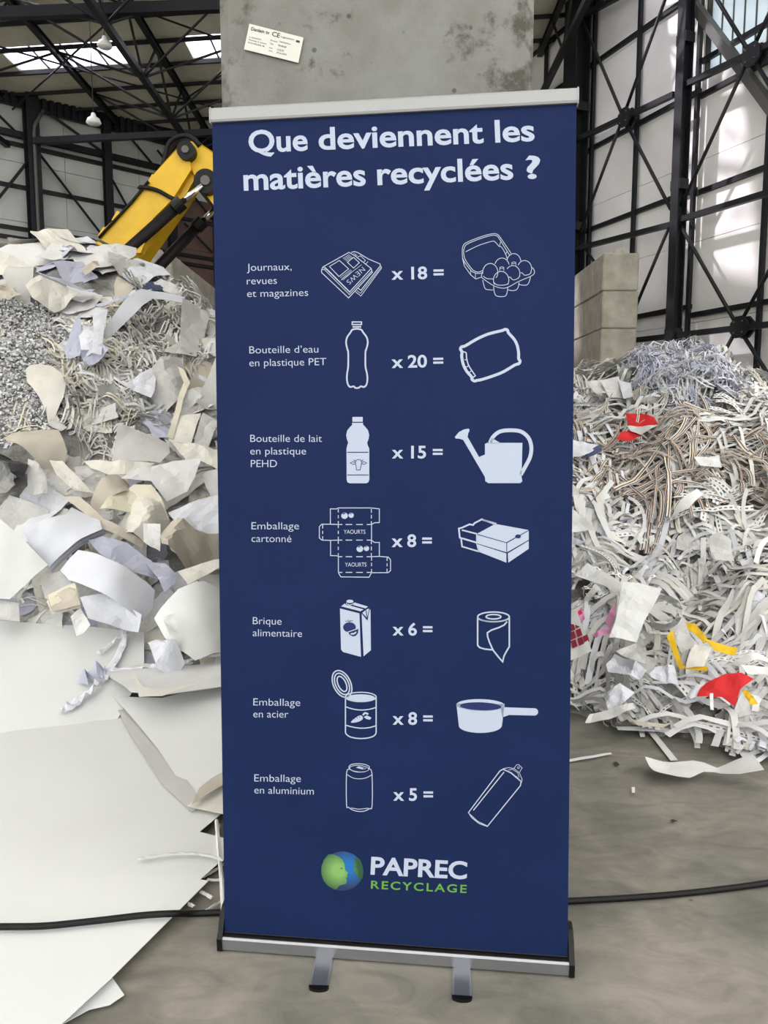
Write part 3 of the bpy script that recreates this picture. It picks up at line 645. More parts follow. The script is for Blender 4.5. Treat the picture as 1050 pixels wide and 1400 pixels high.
# open tin
I = Icon('open_tin_icon', 445, 910, 12.73)
for a, b in ((150, 248), (112, 198), (68, 142)): I.ell(288, 318, a, b, -25, 1.7)
I.line([(348, 550), (348, 1160), (362, 1192), (400, 1225), (450, 1246), (530, 1263), (620, 1268), (710, 1263), (785, 1247), (840, 1225), (872, 1195), (882, 1160), (882, 560)], 1.6); I.ell(615, 545, 268, 82, 0, 1.4); I.ell(612, 560, 250, 62)
I.line([(350, 715), (480, 755), (620, 772), (760, 760), (880, 728)], 1.5, smooth=True); I.line([(350, 1035), (480, 1070), (620, 1088), (760, 1078), (880, 1045)], 1.5, smooth=True)
I.fill([(445, 990), (480, 940), (540, 895), (600, 865), (640, 880), (650, 920), (620, 955), (540, 985)], True); I.line([(650, 860), (690, 825), (745, 845)], 2.4, smooth=True); I.fill([(665, 895), (720, 865), (800, 905), (775, 940), (715, 930)])
for x in (500, 545, 585): I.line([(x, 905-(x-500)*.35), (x+14, 935-(x-500)*.35)], .7, mi=1, lay=2)
I.done()
# saucepan
I = Icon('saucepan_icon', 615, 945, 8.077)
I.fill([(72, 135), (100, 385)]+[(336-236*cos(R(a)), 382+78*sin(R(a))) for a in range(6, 178, 12)]+[(574, 390), (606, 140)]); I.ell(339, 152, 267, 65, 1); I.fill([(560, 175), (930, 188)]+[(935+40*sin(R(a)), 228-40*cos(R(a))) for a in range(0, 181, 20)]+[(655, 262), (580, 288)]); I.ell(340, 165, 228, 44, 2, mi=1, lay=2)
I.done()
# drinks can
I = Icon('drinks_can_icon', 465, 1035, 16.48)
I.line([(200, 215), (260, 165), (400, 150), (560, 165), (655, 215), (655, 265), (718, 370), (722, 1090), (660, 1160), (560, 1212), (430, 1225), (290, 1195), (190, 1130), (145, 1070), (145, 360), (205, 270)], 1.1, True, True, n=3)
I.line([(145, 385), (280, 465), (430, 490), (590, 465), (720, 395)], .9, smooth=True); I.ell(430, 260, 215, 72, 4, .8, t0=0, t1=360); I.line([(215, 275), (320, 325), (430, 340), (560, 330), (650, 285)], .7, smooth=True)
I.fill([(360, 240), (420, 205), (480, 225), (600, 250), (560, 268), (500, 275)]); I.ell(540, 250, 30, 10, mi=1, lay=2); I.line([(240, 1145), (420, 1175), (640, 1150)], .9)
I.done()
# spray can
I = Icon('spray_can_icon', 630, 1035, 10.5)
I.line([(610, 170), (560, 200), (110, 795), (160, 870), (260, 950), (380, 995), (855, 410), (865, 350), (800, 285), (700, 215)], 1.3, True)
I.line([(620, 215), (400, 490), (180, 765)], 1.3); I.line([(110, 800), (240, 920), (375, 985)], .9); I.line([(610, 165), (690, 150), (765, 165), (840, 225), (880, 320), (870, 370)], .8)
I.line([(680, 185), (740, 175), (820, 225), (835, 290)], .7); I.line([(765, 160), (800, 112), (830, 108), (880, 155), (845, 215)], .7); I.ell(828, 152, 14, 14, 0, .6); I.line([(610, 175), (720, 225), (860, 345)], 1.8)
I.done()
# company mark: round green and blue globe of two facing profiles
def globe_mat(name, ca, cb, cx, cz, rad):
    m = bpy.data.materials.new(name); m.use_nodes = True; nt = m.node_tree; N = nt.nodes; L = nt.links; b = N['Principled BSDF']; b.inputs['Roughness'].default_value = .6
    tc = N.new('ShaderNodeTexCoord'); vd = N.new('ShaderNodeVectorMath'); vd.operation = 'DISTANCE'; L.new(tc.outputs['Object'], vd.inputs[0]); vd.inputs[1].default_value = (cx, cz[0], cz[1])
    mr = N.new('ShaderNodeMapRange'); mr.inputs['From Max'].default_value = rad; L.new(vd.outputs['Value'], mr.inputs[0]); r = N.new('ShaderNodeValToRGB'); e = r.color_ramp.elements
    e[0].color = (*lin(ca), 1); e[1].color = (*lin(cb), 1); e[0].position = .25; L.new(mr.outputs[0], r.inputs[0]); L.new(r.outputs[0], b.inputs['Base Color']); return m
gc = bpx(467, 1191)-B0
M_gb = globe_mat('globe_blue_ink', (0, 96, 160), (24, 38, 78), (bpx(476, 1186)-B0).x, ((bpx(476, 1186)-B0).y, (bpx(476, 1186)-B0).z), .052)
M_gg = globe_mat('globe_green_ink', (116, 160, 84), (26, 72, 42), (bpx(463, 1190)-B0).x, ((bpx(463, 1190)-B0).y, (bpx(463, 1190)-B0).z), .052)
I = Icon('globe_emblem', 430, 1150, 13.125, 'round blue and green emblem of two facing profiles')
I.ell(500, 535, 378, 352, 0, mi=0, lay=1)
I.fill([(250, 235), (330, 228), (430, 270), (500, 330), (540, 400), (545, 460), (550, 510), (605, 565), (585, 600), (592, 640), (570, 665), (582, 700), (575, 750), (540, 770), (450, 790), (405, 850), (370, 870), (240, 800), (160, 700), (122, 580), (125, 450), (170, 330)], mi=1, lay=2)
I.fill([(755, 280), (715, 330), (712, 400), (720, 470), (698, 520), (725, 560), (750, 590), (775, 640), (820, 668), (865, 665), (875, 560), (868, 450), (830, 350), (790, 300)], mi=1, lay=2)
I.line([(465, 492), (485, 478), (510, 490)], 1.0, mi=2, lay=3); I.line([(745, 452), (775, 452)], .8, mi=2, lay=3); I.line([(540, 645), (575, 655)], .6, mi=2, lay=3)
I.done([M_gb, M_gg, M_inkd])

# ---- paper label stuck on the block wall
LF = V((0, 2.05-.0015, 0)); LNn = V((0, -1, 0))
def lp(px, py, k=0): p = on_plane(px, py, LF, LNn); return p+V((0, -.0004*k, 0))
o = MB().prism([lp(341, 32.5), lp(415, 51.5), lp(408, 86), lp(333.5, 67.5)], (0, -.0006, 0)).build('product_label', M_lab); tag(o, 'small white product label stuck tilted on the concrete wall', 'label')
def ltext(t, a, b, cap, off=0): text(t, a, b, cap, off, m=M_txt, name='label_text', parent=o, place=lambda x, y: lp(x, y, 3))
ltext('Danlain tv', (343, 41.5), (368, 47.5), 4.6, .02); ltext('CE', (371.5, 49), (382, 52), 6.2, .01); ltext('Legiobeton', (384, 51.5), (402, 55.5), 2.4)
for t, a, b, c in (('Z. INDUSTRIE', (340.5, 51.5), (357, 55.5), 1.8), ('Steenweg 15 Lommel', (340, 55), (364, 61), 1.8), ('0132 0032456 78', (339, 59), (361, 64.5), 2.0), ('Produit', (370, 56), (379, 58), 1.8), ('Legioblokken', (382, 57.5), (397, 61.5), 2.0),
    ('Type', (368.5, 60), (374, 61.5), 1.8), ('80x80x80', (380, 63), (391.5, 66), 2.2), ('Klasse', (368, 66), (372.5, 67), 1.6), ('C25/30', (379, 69), (388, 71), 2.2), ('Datum', (367.5, 70), (372.5, 71), 1.6), ('07-05-2018', (378, 73), (391.5, 76), 2.2)): ltext(t, a, b, c)
MB().prism([lp(405, 55, 3), lp(410, 56, 3), lp(409.5, 59, 3), lp(404.5, 57.5, 3)], (0, -.0002, 0)).build('label_mark', M_txt, o)
# ================================================================ THE PAPER HEAPS
def paper(name, col, col2=None, rough=.7): return mat(name, col, rough, 0, col2 or tuple(int(c*.95) for c in col), 2.5, .3, 11, 5, .25)
P_white = paper('white_paper', (218, 218, 217)); P_cool = paper('cool_white_paper', (212, 214, 221)); P_warm = paper('warm_white_paper', (218, 215, 205))
P_grey = paper('light_grey_paper', (196, 195, 192)); P_lil = paper('lavender_paper', (182, 184, 200)); P_tan = paper('beige_paper', (190, 182, 168))
P_dgrey = paper('dull_grey_paper', (150, 149, 147)); P_blue = paper('dark_blue_paper', (70, 78, 108)); P_blk = paper('black_plastic_bag', (44, 44, 46), rough=.35)  # dull grey is one plain paper colour
P_red = paper('red_paper', (205, 42, 46)); P_yel = paper('yellow_paper', (226, 184, 40)); P_pink = paper('pink_paper', (216, 150, 188)); P_crm = paper('cream_paper', (218, 212, 192))
P_board = mat('white_board', (213, 215, 214), .55, 0, (208, 210, 208), 1.2, .03, 6, 3, .3)
ALLP = [P_white, P_cool, P_warm, P_grey, P_lil, P_tan, P_dgrey]
def striped(name, base, cols):
    m = bpy.data.materials.new(name); m.use_nodes = True; nt = m.node_tree; N = nt.nodes; L = nt.links; b = N['Principled BSDF']; b.inputs['Roughness'].default_value = .7
    uv = N.new('ShaderNodeTexCoord'); sx = N.new('ShaderNodeSeparateXYZ'); L.new(uv.outputs['UV'], sx.inputs[0]); r = N.new('ShaderNodeValToRGB'); r.color_ramp.interpolation = 'CONSTANT'
    e = r.color_ramp.elements; e[0].position = 0; e[0].color = (*lin(cols[0][1]), 1); e[1].position = cols[1][0]; e[1].color = (*lin(cols[1][1]), 1)
    for p, c in cols[2:]: k = e.new(p); k.color = (*lin(c), 1)
    L.new(sx.outputs['X'], r.inputs[0]); L.new(r.outputs[0], b.inputs['Base Color']); return m
WH = (222, 220, 212)
P_str1 = striped('striped_ribbon_paper', WH, [(0, WH), (.15, (34, 44, 84)), (.42, WH), (.52, (206, 140, 74)), (.68, WH), (.76, (48, 48, 56)), (.95, WH)])
P_str2 = striped('striped_edge_paper', WH, [(0, WH), (.25, (56, 54, 62)), (.5, (186, 152, 110)), (.7, WH)])
def dashed(name):
    m = bpy.data.materials.new(name); m.use_nodes = True; nt = m.node_tree; N = nt.nodes; L = nt.links; b = N['Principled BSDF']; b.inputs['Roughness'].default_value = .7
    uv = N.new('ShaderNodeTexCoord'); sx = N.new('ShaderNodeSeparateXYZ'); L.new(uv.outputs['UV'], sx.inputs[0])
    def mth(op, a, v=None, v2=None):
        n = N.new('ShaderNodeMath'); n.operation = op; L.new(a, n.inputs[0])
        if v is not None:
            if isinstance(v, (int, float)): n.inputs[1].default_value = v
            else: L.new(v, n.inputs[1])
        if v2 is not None: n.inputs[2].default_value = v2
        return n.outputs[0]
    a = mth('COMPARE', sx.outputs['X'], .5, .13); f = mth('FRACT', mth('MULTIPLY', sx.outputs['Y'], 38.)); c = mth('LESS_THAN', f, .55); t = mth('MULTIPLY', a, c)
    mx = N.new('ShaderNodeMixRGB'); L.new(t, mx.inputs[0]); mx.inputs[1].default_value = (*lin((220, 220, 217)), 1); mx.inputs[2].default_value = (*lin((92, 90, 92)), 1); L.new(mx.outputs[0], b.inputs['Base Color']); return m
P_dash = dashed('perforated_strip_paper')

def interp(x, T):
    if x <= T[0][0]: return T[0][1]
    for (a, va), (b, vb) in zip(T, T[1:]):
        if x <= b: t = (x-a)/(b-a); t = t*t*(3-2*t); return va+(vb-va)*t
    return T[-1][1]
LZ = [(-7, 2.2), (-4.5, 2.8), (-3.4, 2.83), (-2.6, 2.8), (-2.1, 2.62), (-1.75, 2.42), (-1.4, 2.2), (-.9, 2.05), (-.5, 1.9)]; LT = [(-7, 3.0), (-3, 3.35), (-1.7, 3.6), (-.42, 3.75)]
RZ = [(.42, 1.7), (1.49, 1.66), (1.86, 1.75), (2.3, 1.76), (2.54, 1.7), (2.7, 1.58), (3, 1.5), (4.5, 1.5), (6, 1.0)]; RT = [(.42, 3.6), (.83, 3.42), (1.2, 3.15), (1.6, 2.9), (3, 2.45), (6, 2.4)]
def Hn(x, y, side, nz=True):
    if side < 0: zt, yt, yc, e0 = interp(x, LZ), interp(x, LT), 6.8, max(0, min(1, (x+8.2)/2.2))
    else: zt, yt, yc, e0 = interp(x, RZ), interp(x, RT), 6.0, max(0, min(1, (7.0-x)/1.8))
    s = (y-yt)/(yc-yt)
    if s <= 0: g = s*.6
    elif s < 1: g = 1-(1-s)**1.3
    else: g = 1-.06*(y-yc) if y < 8.4 else (1-.06*(8.4-yc))*max(-.2, 1-(y-8.4)/1.9)
    z = zt*g*e0*(2-e0)
    if nz and z > -.2:
        k = min(1, max(0, z*3)); z += k*(.17*noise.noise(V((x*1.1, y*1.1, side*5)))+.09*noise.noise(V((x*3, y*3, 2)))+.035*noise.noise(V((x*8, y*8, 7))))
    return z
def cast(px, py, nz=True):
    d = ray(px, py); side = -1 if px < 525 else 1; t = 1.0
    while t < 12:
        p = EYE+d*t; h = max(0, Hn(p.x, p.y, side, nz)) if p.y > 2.2 else 0
        if p.z <= h: break
        t += .04
    else: p = EYE+d*(7/d.y); return p
    return p
def proj(p):
    d = V(p)-EYE; dep = d.y*cos(PITCH)-d.z*sin(PITCH); return (525+FPX*d.x/dep, 700-FPX*(d.y*sin(PITCH)+d.z*cos(PITCH))/dep)
def hnormal(x, y, side):
    e = .12; return V((-(Hn(x+e, y, side, False)-Hn(x-e, y, side, False))/(2*e), -(Hn(x, y+e, side, False)-Hn(x, y-e, side, False))/(2*e), 1)).normalized()
P_core = mat('packed_paper_waste', (160, 159, 156), .9, 0, (105, 104, 101), 7, .9, 22, 8, .1)
for side, x0, x1, lb in ((-1, -8.2, -.43, 'big mound of packed white waste paper on the left'), (1, .4, 7.0, 'big mound of packed shredded waste paper on the right')):
    nx = int((x1-x0)/.06); ny = int(9.0/.08); vv = []; ff = []
    for j in range(ny+1):
        for i in range(nx+1):
            x = x0+(x1-x0)*i/nx; y = 2.3+8.1*j/ny; z = Hn(x, y, side); z = max(z, -.03)
            if z > 0: z += .03*noise.noise(V((x*19, y*19, 3)))
            vv.append((x, y, z if 0 < i < nx or z < 0 else z))
    for j in range(ny):
        for i in range(nx):
            a = j*(nx+1)+i
            if max(vv[a][2], vv[a+1][2], vv[a+nx+1][2], vv[a+nx+2][2]) > -.029: ff.append((a, a+1, a+nx+2, a+nx+1))
    o = mk('paper_heap', vv, ff, P_core, smooth=False, origin=((x0+x1)/2, 5, 0)); tag(o, lb, 'paper heap', None, 'stuff')

# ---- single sheets traced on the heap: outline polygon carried to a plane fitted to the heap, then creased or curled
PLANES = {}
def hero(name, poly, m, label=None, lift=.03, crease=0, amp=.02, curl=0, cax=None, flat=None, tilt=(0, 0, 0), group=None, cat='paper', seed=None, res=13, o_s=(0, 0, 1), edge=.0, parent=None, thick=.001, wr_=.022):
    ox, oy, sc = o_s; pts = [(ox+a/sc, oy+b/sc) for a, b in poly]; rr = random.Random(seed if seed is not None else int(sum(a*3+b for a, b in pts)))
    if flat is not None: p0 = ground(*pts[0], flat); n = (V((0, 0, 1))+V(tilt)).normalized(); Ps = [ground(*q, flat) for q in pts]; p0 = sum(Ps, V())/len(Ps)
    else:
        Ps = [cast(*q, False) for q in pts]; c = sum(Ps, V())/len(Ps); nn = V()
        for i in range(len(Ps)): a = Ps[i]-c; b = Ps[(i+1) % len(Ps)]-c; nn += a.cross(b)
        nn.normalize()
        if nn.dot(EYE-c) < 0: nn = -nn
        side = -1 if pts[0][0] < 525 else 1; hn = hnormal(c.x, c.y, side); n = (nn+hn*.8+(EYE-c).normalized()*.5+V(tilt)).normalized(); lift += .09 if side > 0 else (.16 if c.z > 1.9 else .05); p0 = c+(EYE-c).normalized()*(lift+.05)
        mxd = max(-((q-p0).dot(n)) for q in Ps)*0
    PLANES[label] = (p0.copy(), n.copy()); u = n.orthogonal().normalized(); v = n.cross(u)
    P2 = []
    for i in range(len(pts)):
        a, b = pts[i], pts[(i+1) % len(pts)]; q0, q1 = on_plane(*a, p0, n), on_plane(*b, p0, n); P2.append((q0, q1))
    size = max((q0-p0).length for q0, _ in P2)*2; h = size/res; ring = []
    for q0, q1 in P2:
        k = max(1, int((q1-q0).length/h))
        for j in range(k):
            q = q0+(q1-q0)*(j/k)
            if edge and j: q = q+(u*rr.uniform(-1, 1)+v*rr.uniform(-1, 1))*edge
            ring.append(V(((q-p0).dot(u), (q-p0).dot(v))))
    nr = len(ring); inner = []; mnx = min(p.x for p in ring); mxx = max(p.x for p in ring); mny = min(p.y for p in ring); mxy = max(p.y for p in ring)
    def inside(p):
        c_ = False
        for i in range(nr):
            a, b = ring[i], ring[i-1]
            if (a.y > p.y) != (b.y > p.y) and p.x < (b.x-a.x)*(p.y-a.y)/(b.y-a.y)+a.x: c_ = not c_
        return c_
    y = mny
    while y < mxy:
        x = mnx
        while x < mxx:
            p = V((x+rr.uniform(-.2, .2)*h, y+rr.uniform(-.2, .2)*h))
            if inside(p) and min((p-r).length for r in ring) > h*.45: inner.append(p)
            x += h
        y += h*.9
    res_ = geometry.delaunay_2d_cdt(ring+inner, [(i, (i+1) % nr) for i in range(nr)], [], 1, 1e-6)
    V2, F = res_[0], res_[2]
    cs = [(rr.uniform(0, pi), rr.uniform(-.3, .3)*size, rr.choice((-1, 1))*rr.uniform(.4, 1)) for _ in range(crease)]
    ca = cax if cax is not None else rr.uniform(0, pi); sd = rr.uniform(0, 50); out = []
    for p in V2:
        d = 0
        for a, c_, k in cs: d += k*amp*(abs(p.x*cos(a)+p.y*sin(a)-c_)/size-.15)*3
        d += amp*.35*noise.noise(V((p.x*4/size, p.y*4/size, sd)))+(wr_*(abs(noise.noise(V((p.x*9, p.y*9, sd+3))))-.2) if flat is None else 0)
        if curl: t = (p.x*cos(ca)+p.y*sin(ca))/(size*.5); d += curl*(t*t-.25)
        q = p0+u*p.x+v*p.y+n*d
        if flat is not None: q.z = max(q.z, .004+flat*.5)
        out.append(q)
    F = [tuple(f) for f in F]
    o = mk(name, out, F, m, parent, smooth=(crease == 0))
    md = o.modifiers.new('thickness', 'SOLIDIFY'); md.thickness = thick; md.offset = -1
    if crease == 0: es = o.modifiers.new('sharp_rim', 'EDGE_SPLIT'); es.split_angle = R(50)
    if label: tag(o, label, cat, group)
    return o
A3 = (0, 320, 3.387); A4 = (0, 650, 3.11); A5 = (770, 330, 3.75); A6 = (770, 680, 3.333); A7 = (0, 1050, 3.0); PX = (0, 0, 1)

CN = {'white_paper': 'white', 'cool_white_paper': 'bluish white', 'warm_white_paper': 'off white', 'light_grey_paper': 'light grey', 'lavender_paper': 'lavender', 'beige_paper': 'beige', 'dull_grey_paper': 'dull grey',
      'cream_paper': 'cream', 'perforated_strip_paper': 'dash perforated', 'striped_ribbon_paper': 'blue and orange striped', 'striped_edge_paper': 'brown striped'}
ORD = ['', 'first', 'second', 'third', 'fourth', 'fifth', 'sixth', 'seventh', 'eighth', 'ninth', 'tenth', 'eleventh', 'twelfth', 'thirteenth', 'fourteenth', 'fifteenth', 'sixteenth', 'seventeenth', 'eighteenth', 'nineteenth']
TENS = ['', '', 'twent', 'thirt', 'fort', 'fift', 'sixt', 'sevent']
def ordw(n): return ORD[n] if n < 20 else (TENS[n//10]+'ieth' if n % 10 == 0 else TENS[n//10]+'y-'+ORD[n % 10])
ZL = [(400, 'on the crest of the left heap'), (500, 'high on the left heap'), (600, 'halfway up the left heap'), (700, 'in the middle of the left heap'), (780, 'low on the left heap'), (9999, 'at the foot of the left heap')]
ZR = [(560, 'on the crest of the right heap'), (640, 'high on the right heap'), (720, 'halfway up the right heap'), (800, 'in the middle of the right heap'), (900, 'low on the right heap'), (9999, 'at the foot of the right heap')]
def name_all(items, noun, group, side):
    d = {}
    for o, q, mn in items:
        z = next(t for y, t in (ZL if side < 0 else ZR) if q[1] < y); d.setdefault((CN[mn], z), []).append((q[0], o))
    for (c, z), L_ in d.items():
        L_.sort(key=lambda t: t[0])
        for i, (x, o) in enumerate(L_):
            tag(o, c+' '+noun+' '+z+(', '+ordw(i+1)+' from the left' if len(L_) > 1 else ''), None, group)
# generic sheet shapes, copied over the heaps
def sheet_var(k, L_, W_):
    rr = random.Random(100+k); kind = k % 4; n = 8; vv = []; ff = []
    cs = [(rr.uniform(0, pi), rr.uniform(-.35, .35), rr.choice((-1, 1))*rr.uniform(.1, .38)) for _ in range((0, 2, 4, 6)[kind])]
    ca = rr.uniform(0, pi); cu = rr.uniform(.15, .55)*(1 if kind in (0, 1) else .2); cut = rr.uniform(.0, .5); sk = rr.uniform(-.2, .2)
    for j in range(n+1):
        for i in range(n+1):
            x, y = i/n-.5, j/n-.5; x += sk*y
            if x+y > 1-cut: t = (x+y-(1-cut))/2; x -= t; y -= t
            if i in (0, n) or j in (0, n): x += rr.uniform(-.015, .015); y += rr.uniform(-.015, .015)
            t = x*cos(ca)+y*sin(ca); z = cu*t*t
            for a, c_, q in cs: z += q*abs(x*cos(a)+y*sin(a)-c_)*.5
            z += .03*noise.noise(V((x*5, y*5, k)))
            vv.append((x*L_, y*W_, z*min(L_, W_)))
    zm = sum(v[2] for v in vv)/len(vv); vv = [(a, b, c-zm) for a, b, c in vv]
    for j in range(n):
        for i in range(n): a = j*(n+1)+i; ff.append((a, a+1, a+n+2, a+n+1))
    return vv, ff, kind in (0,)
def orient(nrm, spin, rr, tl=.3):
    n = (nrm+V((rr.uniform(-tl, tl), rr.uniform(-tl, tl), rr.uniform(-tl, tl)))).normalized(); u = n.orthogonal().normalized(); v = n.cross(u)
    a = u*cos(spin)+v*sin(spin); b = n.cross(a); return Matrix((a, b, n)).transposed()
def scatter_sheets(side, count, xr, region, mats, name, label, group, seed, size, extra):
    rr = random.Random(seed); base = []
    for k in range(16):
        vv, ff, sm = sheet_var(k+seed*20, 1.0, rr.uniform(.45, .9)); me = bpy.data.meshes.new(name); me.from_pydata(vv, [], ff)
        if sm: me.polygons.foreach_set('use_smooth', [True]*len(ff))
        base.append((me, vv, ff))
    vm = {}; S = MB(); pts = []; tries = 0
    while len(pts) < count+extra and tries < 60000:
        tries += 1; x = rr.uniform(*xr); y = rr.uniform(2.4, 8.5); z = Hn(x, y, side)
        if z < .04: continue
        p = V((x, y, z)); q = proj(p)
        if not region(q, p, rr): continue
        pts.append((p, q))
    pts.sort(key=lambda t: (0 if (-20 < t[1][0] < 1070 and t[1][1] < 1420 and not 300 < t[1][0] < 770 and t[0].y < 7) else 1, t[0].length))
    nvis = sum(1 for t in pts if -20 < t[1][0] < 1070 and t[1][1] < 1420 and not 300 < t[1][0] < 770 and t[0].y < 7); count = min(count, nvis); named = []
    for i, (p, q) in enumerate(pts):
        k = rr.randrange(16); me, vv, ff = base[k]; mi = rr.choices(range(len(mats)), [m[1] for m in mats])[0]; M = orient(hnormal(p.x, p.y, side), rr.uniform(0, 2*pi), rr)
        s = rr.uniform(*size)*(1 if rr.random() < .7 else .55); loc = p+V((0, -.02, .02))
        if i < count:
            key = (k, mi)
            if key not in vm: m2 = me.copy(); m2.materials.append(mats[mi][0]); vm[key] = m2
            o = bpy.data.objects.new(name, vm[key]); C.objects.link(o); o.matrix_world = Matrix.Translation(loc) @ M.to_4x4() @ Matrix.Scale(s, 4); tag(o, label, 'paper', group); named.append((o, q, mats[mi][0].name))
        else: S.add([loc+M @ (V(v)*s) for v in vv], ff, mi)
    name_all(named, 'creased '+name.replace('_', ' '), group, side)
    if S.v: o = S.build(name+'_litter', [m[0] for m in mats]); tag(o, label+', packed in among the others', 'paper', None, 'stuff')

# ---- strips that run over the heap
def strip_geo(x, y, side, th, L_, W_, rr, lift=.02, wav=1.0, wig=1.0, segs=10, roll=.5, nzr=True):
    ds = L_/segs; vv = []; uv = []; ph = rr.uniform(0, 6); fr = rr.uniform(2, 6); am = rr.uniform(.004, .022)*wav; kap = rr.uniform(-1.6, 1.6)*wig/L_; r0 = rr.uniform(-roll, roll); r1 = rr.uniform(-roll, roll)
    for i in range(segs+1):
        z = max(Hn(x, y, side, nzr), .0)+lift+am*sin(ph+fr*i/segs*2); nn = hnormal(x, y, side); t = V((cos(th), sin(th), 0)); t = (t-nn*t.dot(nn)).normalized(); b = nn.cross(t)
        a = r0+(r1-r0)*i/segs; wv = b*cos(a)+nn*sin(a); c = V((x, y, z)); vv += [c-wv*W_/2, c+wv*W_/2]; uv += [(0.02, i*ds), (.98, i*ds)]
        sp = max(.45, nn.z); x += cos(th)*ds*(sp if abs(sin(th)) > .5 else 1); y += sin(th)*ds*sp; x = max(x, .47) if side > 0 else min(x, -.48); th += kap*ds*1.0
    ff = [(2*i, 2*i+2, 2*i+3, 2*i+1) for i in range(segs)]; return vv, ff, uv
class Strips:
    def __init__(s): s.v = []; s.f = []; s.uv = []; s.mi = []
    def add(s, g, mi):
        n = len(s.v); s.v += g[0]; s.uv += g[2]; s.f += [tuple(a+n for a in q) for q in g[1]]; s.mi += [mi]*len(g[1])
def flow(x, y, k): return noise.noise(V((x*.75, y*.75, k)))*5.0+noise.noise(V((x*2.2, y*2.2, k+9)))*1.6
def scatter_strips(side, n_bund, xr, region, name, label, group, seed, mats, width, length, indiv=300, per=(3, 9), fk=3, lift=(0, .07), wav=1, wig=1, segs=9, spread=.5, roll=.5):
    rr = random.Random(seed); items = []; tries = 0; nb = 0
    while nb < n_bund and tries < 90000:
        tries += 1; x = rr.uniform(*xr); y = rr.uniform(2.5, 8.0); z = Hn(x, y, side)
        if z < .02: continue
        q = proj((x, y, z))
        if not region(q, V((x, y, z)), rr): continue
        nb += 1; th = flow(x, y, fk)+rr.uniform(-spread, spread); k = rr.randint(*per); W_ = rr.uniform(*width); L_ = rr.uniform(*length); mi = rr.choices(range(len(mats)), [m[1] for m in mats])[0]; l0 = rr.uniform(*lift); sd = rr.random()
        for j in range(k):
            off = (j-k/2)*W_*rr.uniform(.5, 1.1); xx = x-sin(th)*off-cos(th)*L_/2+rr.uniform(-.05, .05); yy = y+cos(th)*off-sin(th)*L_/2*.8+rr.uniform(-.03, .03)
            r2 = random.Random(int(sd*1e6)+(j//3)); g = (xx, yy, th+rr.uniform(-.12, .12), L_*rr.uniform(.7, 1.1), W_*rr.uniform(.7, 1.1), r2, l0+rr.uniform(0, .03), mi if rr.random() < .8 else rr.choices(range(len(mats)), [m[1] for m in mats])[0])
            items.append((q, V((x, y, z)), g))
    vis = [t for t in items if -10 < t[0][0] < 1060 and not 305 < t[0][0] < 765 and t[1].y < 6.9]; ids = set(id(t) for t in vis); rest = [t for t in items if id(t) not in ids]
    vis.sort(key=lambda t: -t[2][3]*t[2][4]/t[1].y**2); named = []; head, tail = vis[:indiv], vis[indiv:]+rest
    for q, p, g in head:
        vv, ff, uv = strip_geo(g[0], g[1], side, g[2], g[3], g[4], g[5], g[6]+.012, wav, wig, segs, roll)
        o = mk(name, vv, ff, mats[g[7]][0], uvs=uv, smooth=True); tag(o, label, 'paper strip', group); named.append((o, q, mats[g[7]][0].name))
    name_all(named, name.replace('_', ' '), group, side); S = Strips()
    for q, p, g in tail: S.add(strip_geo(g[0], g[1], side, g[2], g[3], g[4], g[5], g[6], wav, wig, segs, roll), g[7])
    if S.v: o = mk(name+'_litter', S.v, S.f, [m[0] for m in mats], mi=S.mi, uvs=S.uv, smooth=True); tag(o, label+', the countless rest of them', 'paper strip', None, 'stuff')

def poly_in(q, P):
    c_ = False; x, y = q[0], q[1]
    for i in range(len(P)):
        a, b = P[i], P[i-1]
        if (a[1] > y) != (b[1] > y) and x < (b[0]-a[0])*(y-a[1])/(b[1]-a[1])+a[0]: c_ = not c_
    return c_
CONF = [(-900, 400), (60, 398), (100, 430), (92, 520), (100, 560), (70, 620), (30, 612), (-900, 640)]
LSTR = [(85, 500), (150, 440), (180, 400), (290, 400), (260, 520), (230, 560), (200, 620), (150, 650), (90, 620)]
# chopped confetti on the left flank
def confetti():
    rr = random.Random(5); vv = []; ff = []; mi = []; n = 0; tries = 0
    while n < 15000 and tries < 400000:
        tries += 1; x = rr.uniform(-5.2, -1.5); y = rr.uniform(3.6, 7); z = Hn(x, y, -1)
        if z < .05: continue
        q = proj((x, y, z))
        if not poly_in(q, CONF): continue
        if q[0] < -60 and rr.random() < .75: continue
        s = rr.uniform(.005, .012); M = orient(hnormal(x, y, -1), rr.uniform(0, 6.3), rr, .9); c = V((x, y, z+rr.uniform(.0, .05))); k = len(vv); a = rr.uniform(.4, 1.2)
        bend = rr.uniform(-.5, .5)*s
        vv += [c+M @ V((-s, -s*a, bend)), c+M @ V((s, -s*a, -bend)), c+M @ V((s, s*a, bend)), c+M @ V((-s, s*a, -bend))]; ff.append((k, k+1, k+2, k+3)); mi.append(rr.choices((0, 1, 2, 3), (6, 3, 3, 2))[0]); n += 1
    o = mk('confetti', vv, ff, [P_white, P_cool, P_grey, P_dgrey], mi=mi); tag(o, 'finely chopped grey white paper confetti on the left heap', 'confetti', None, 'stuff')
confetti()
def regL(q, p, rr):
    if q[1] < 400 and -40 < q[0] < 300 and p.y < 7.1: return rr.random() < .4
    if poly_in(q, CONF): return rr.random() < .04
    if poly_in(q, LSTR): return rr.random() < .15
    return True
scatter_sheets(-1, 290, (-5.5, -.6), regL, [(P_white, 5), (P_cool, 3), (P_warm, 3), (P_grey, 4), (P_lil, 1.2), (P_tan, .7)], 'paper_sheet', 'loose creased sheet of waste paper lying among others on the left heap', 'loose sheets on the left heap', 3, (.16, .42), 700)
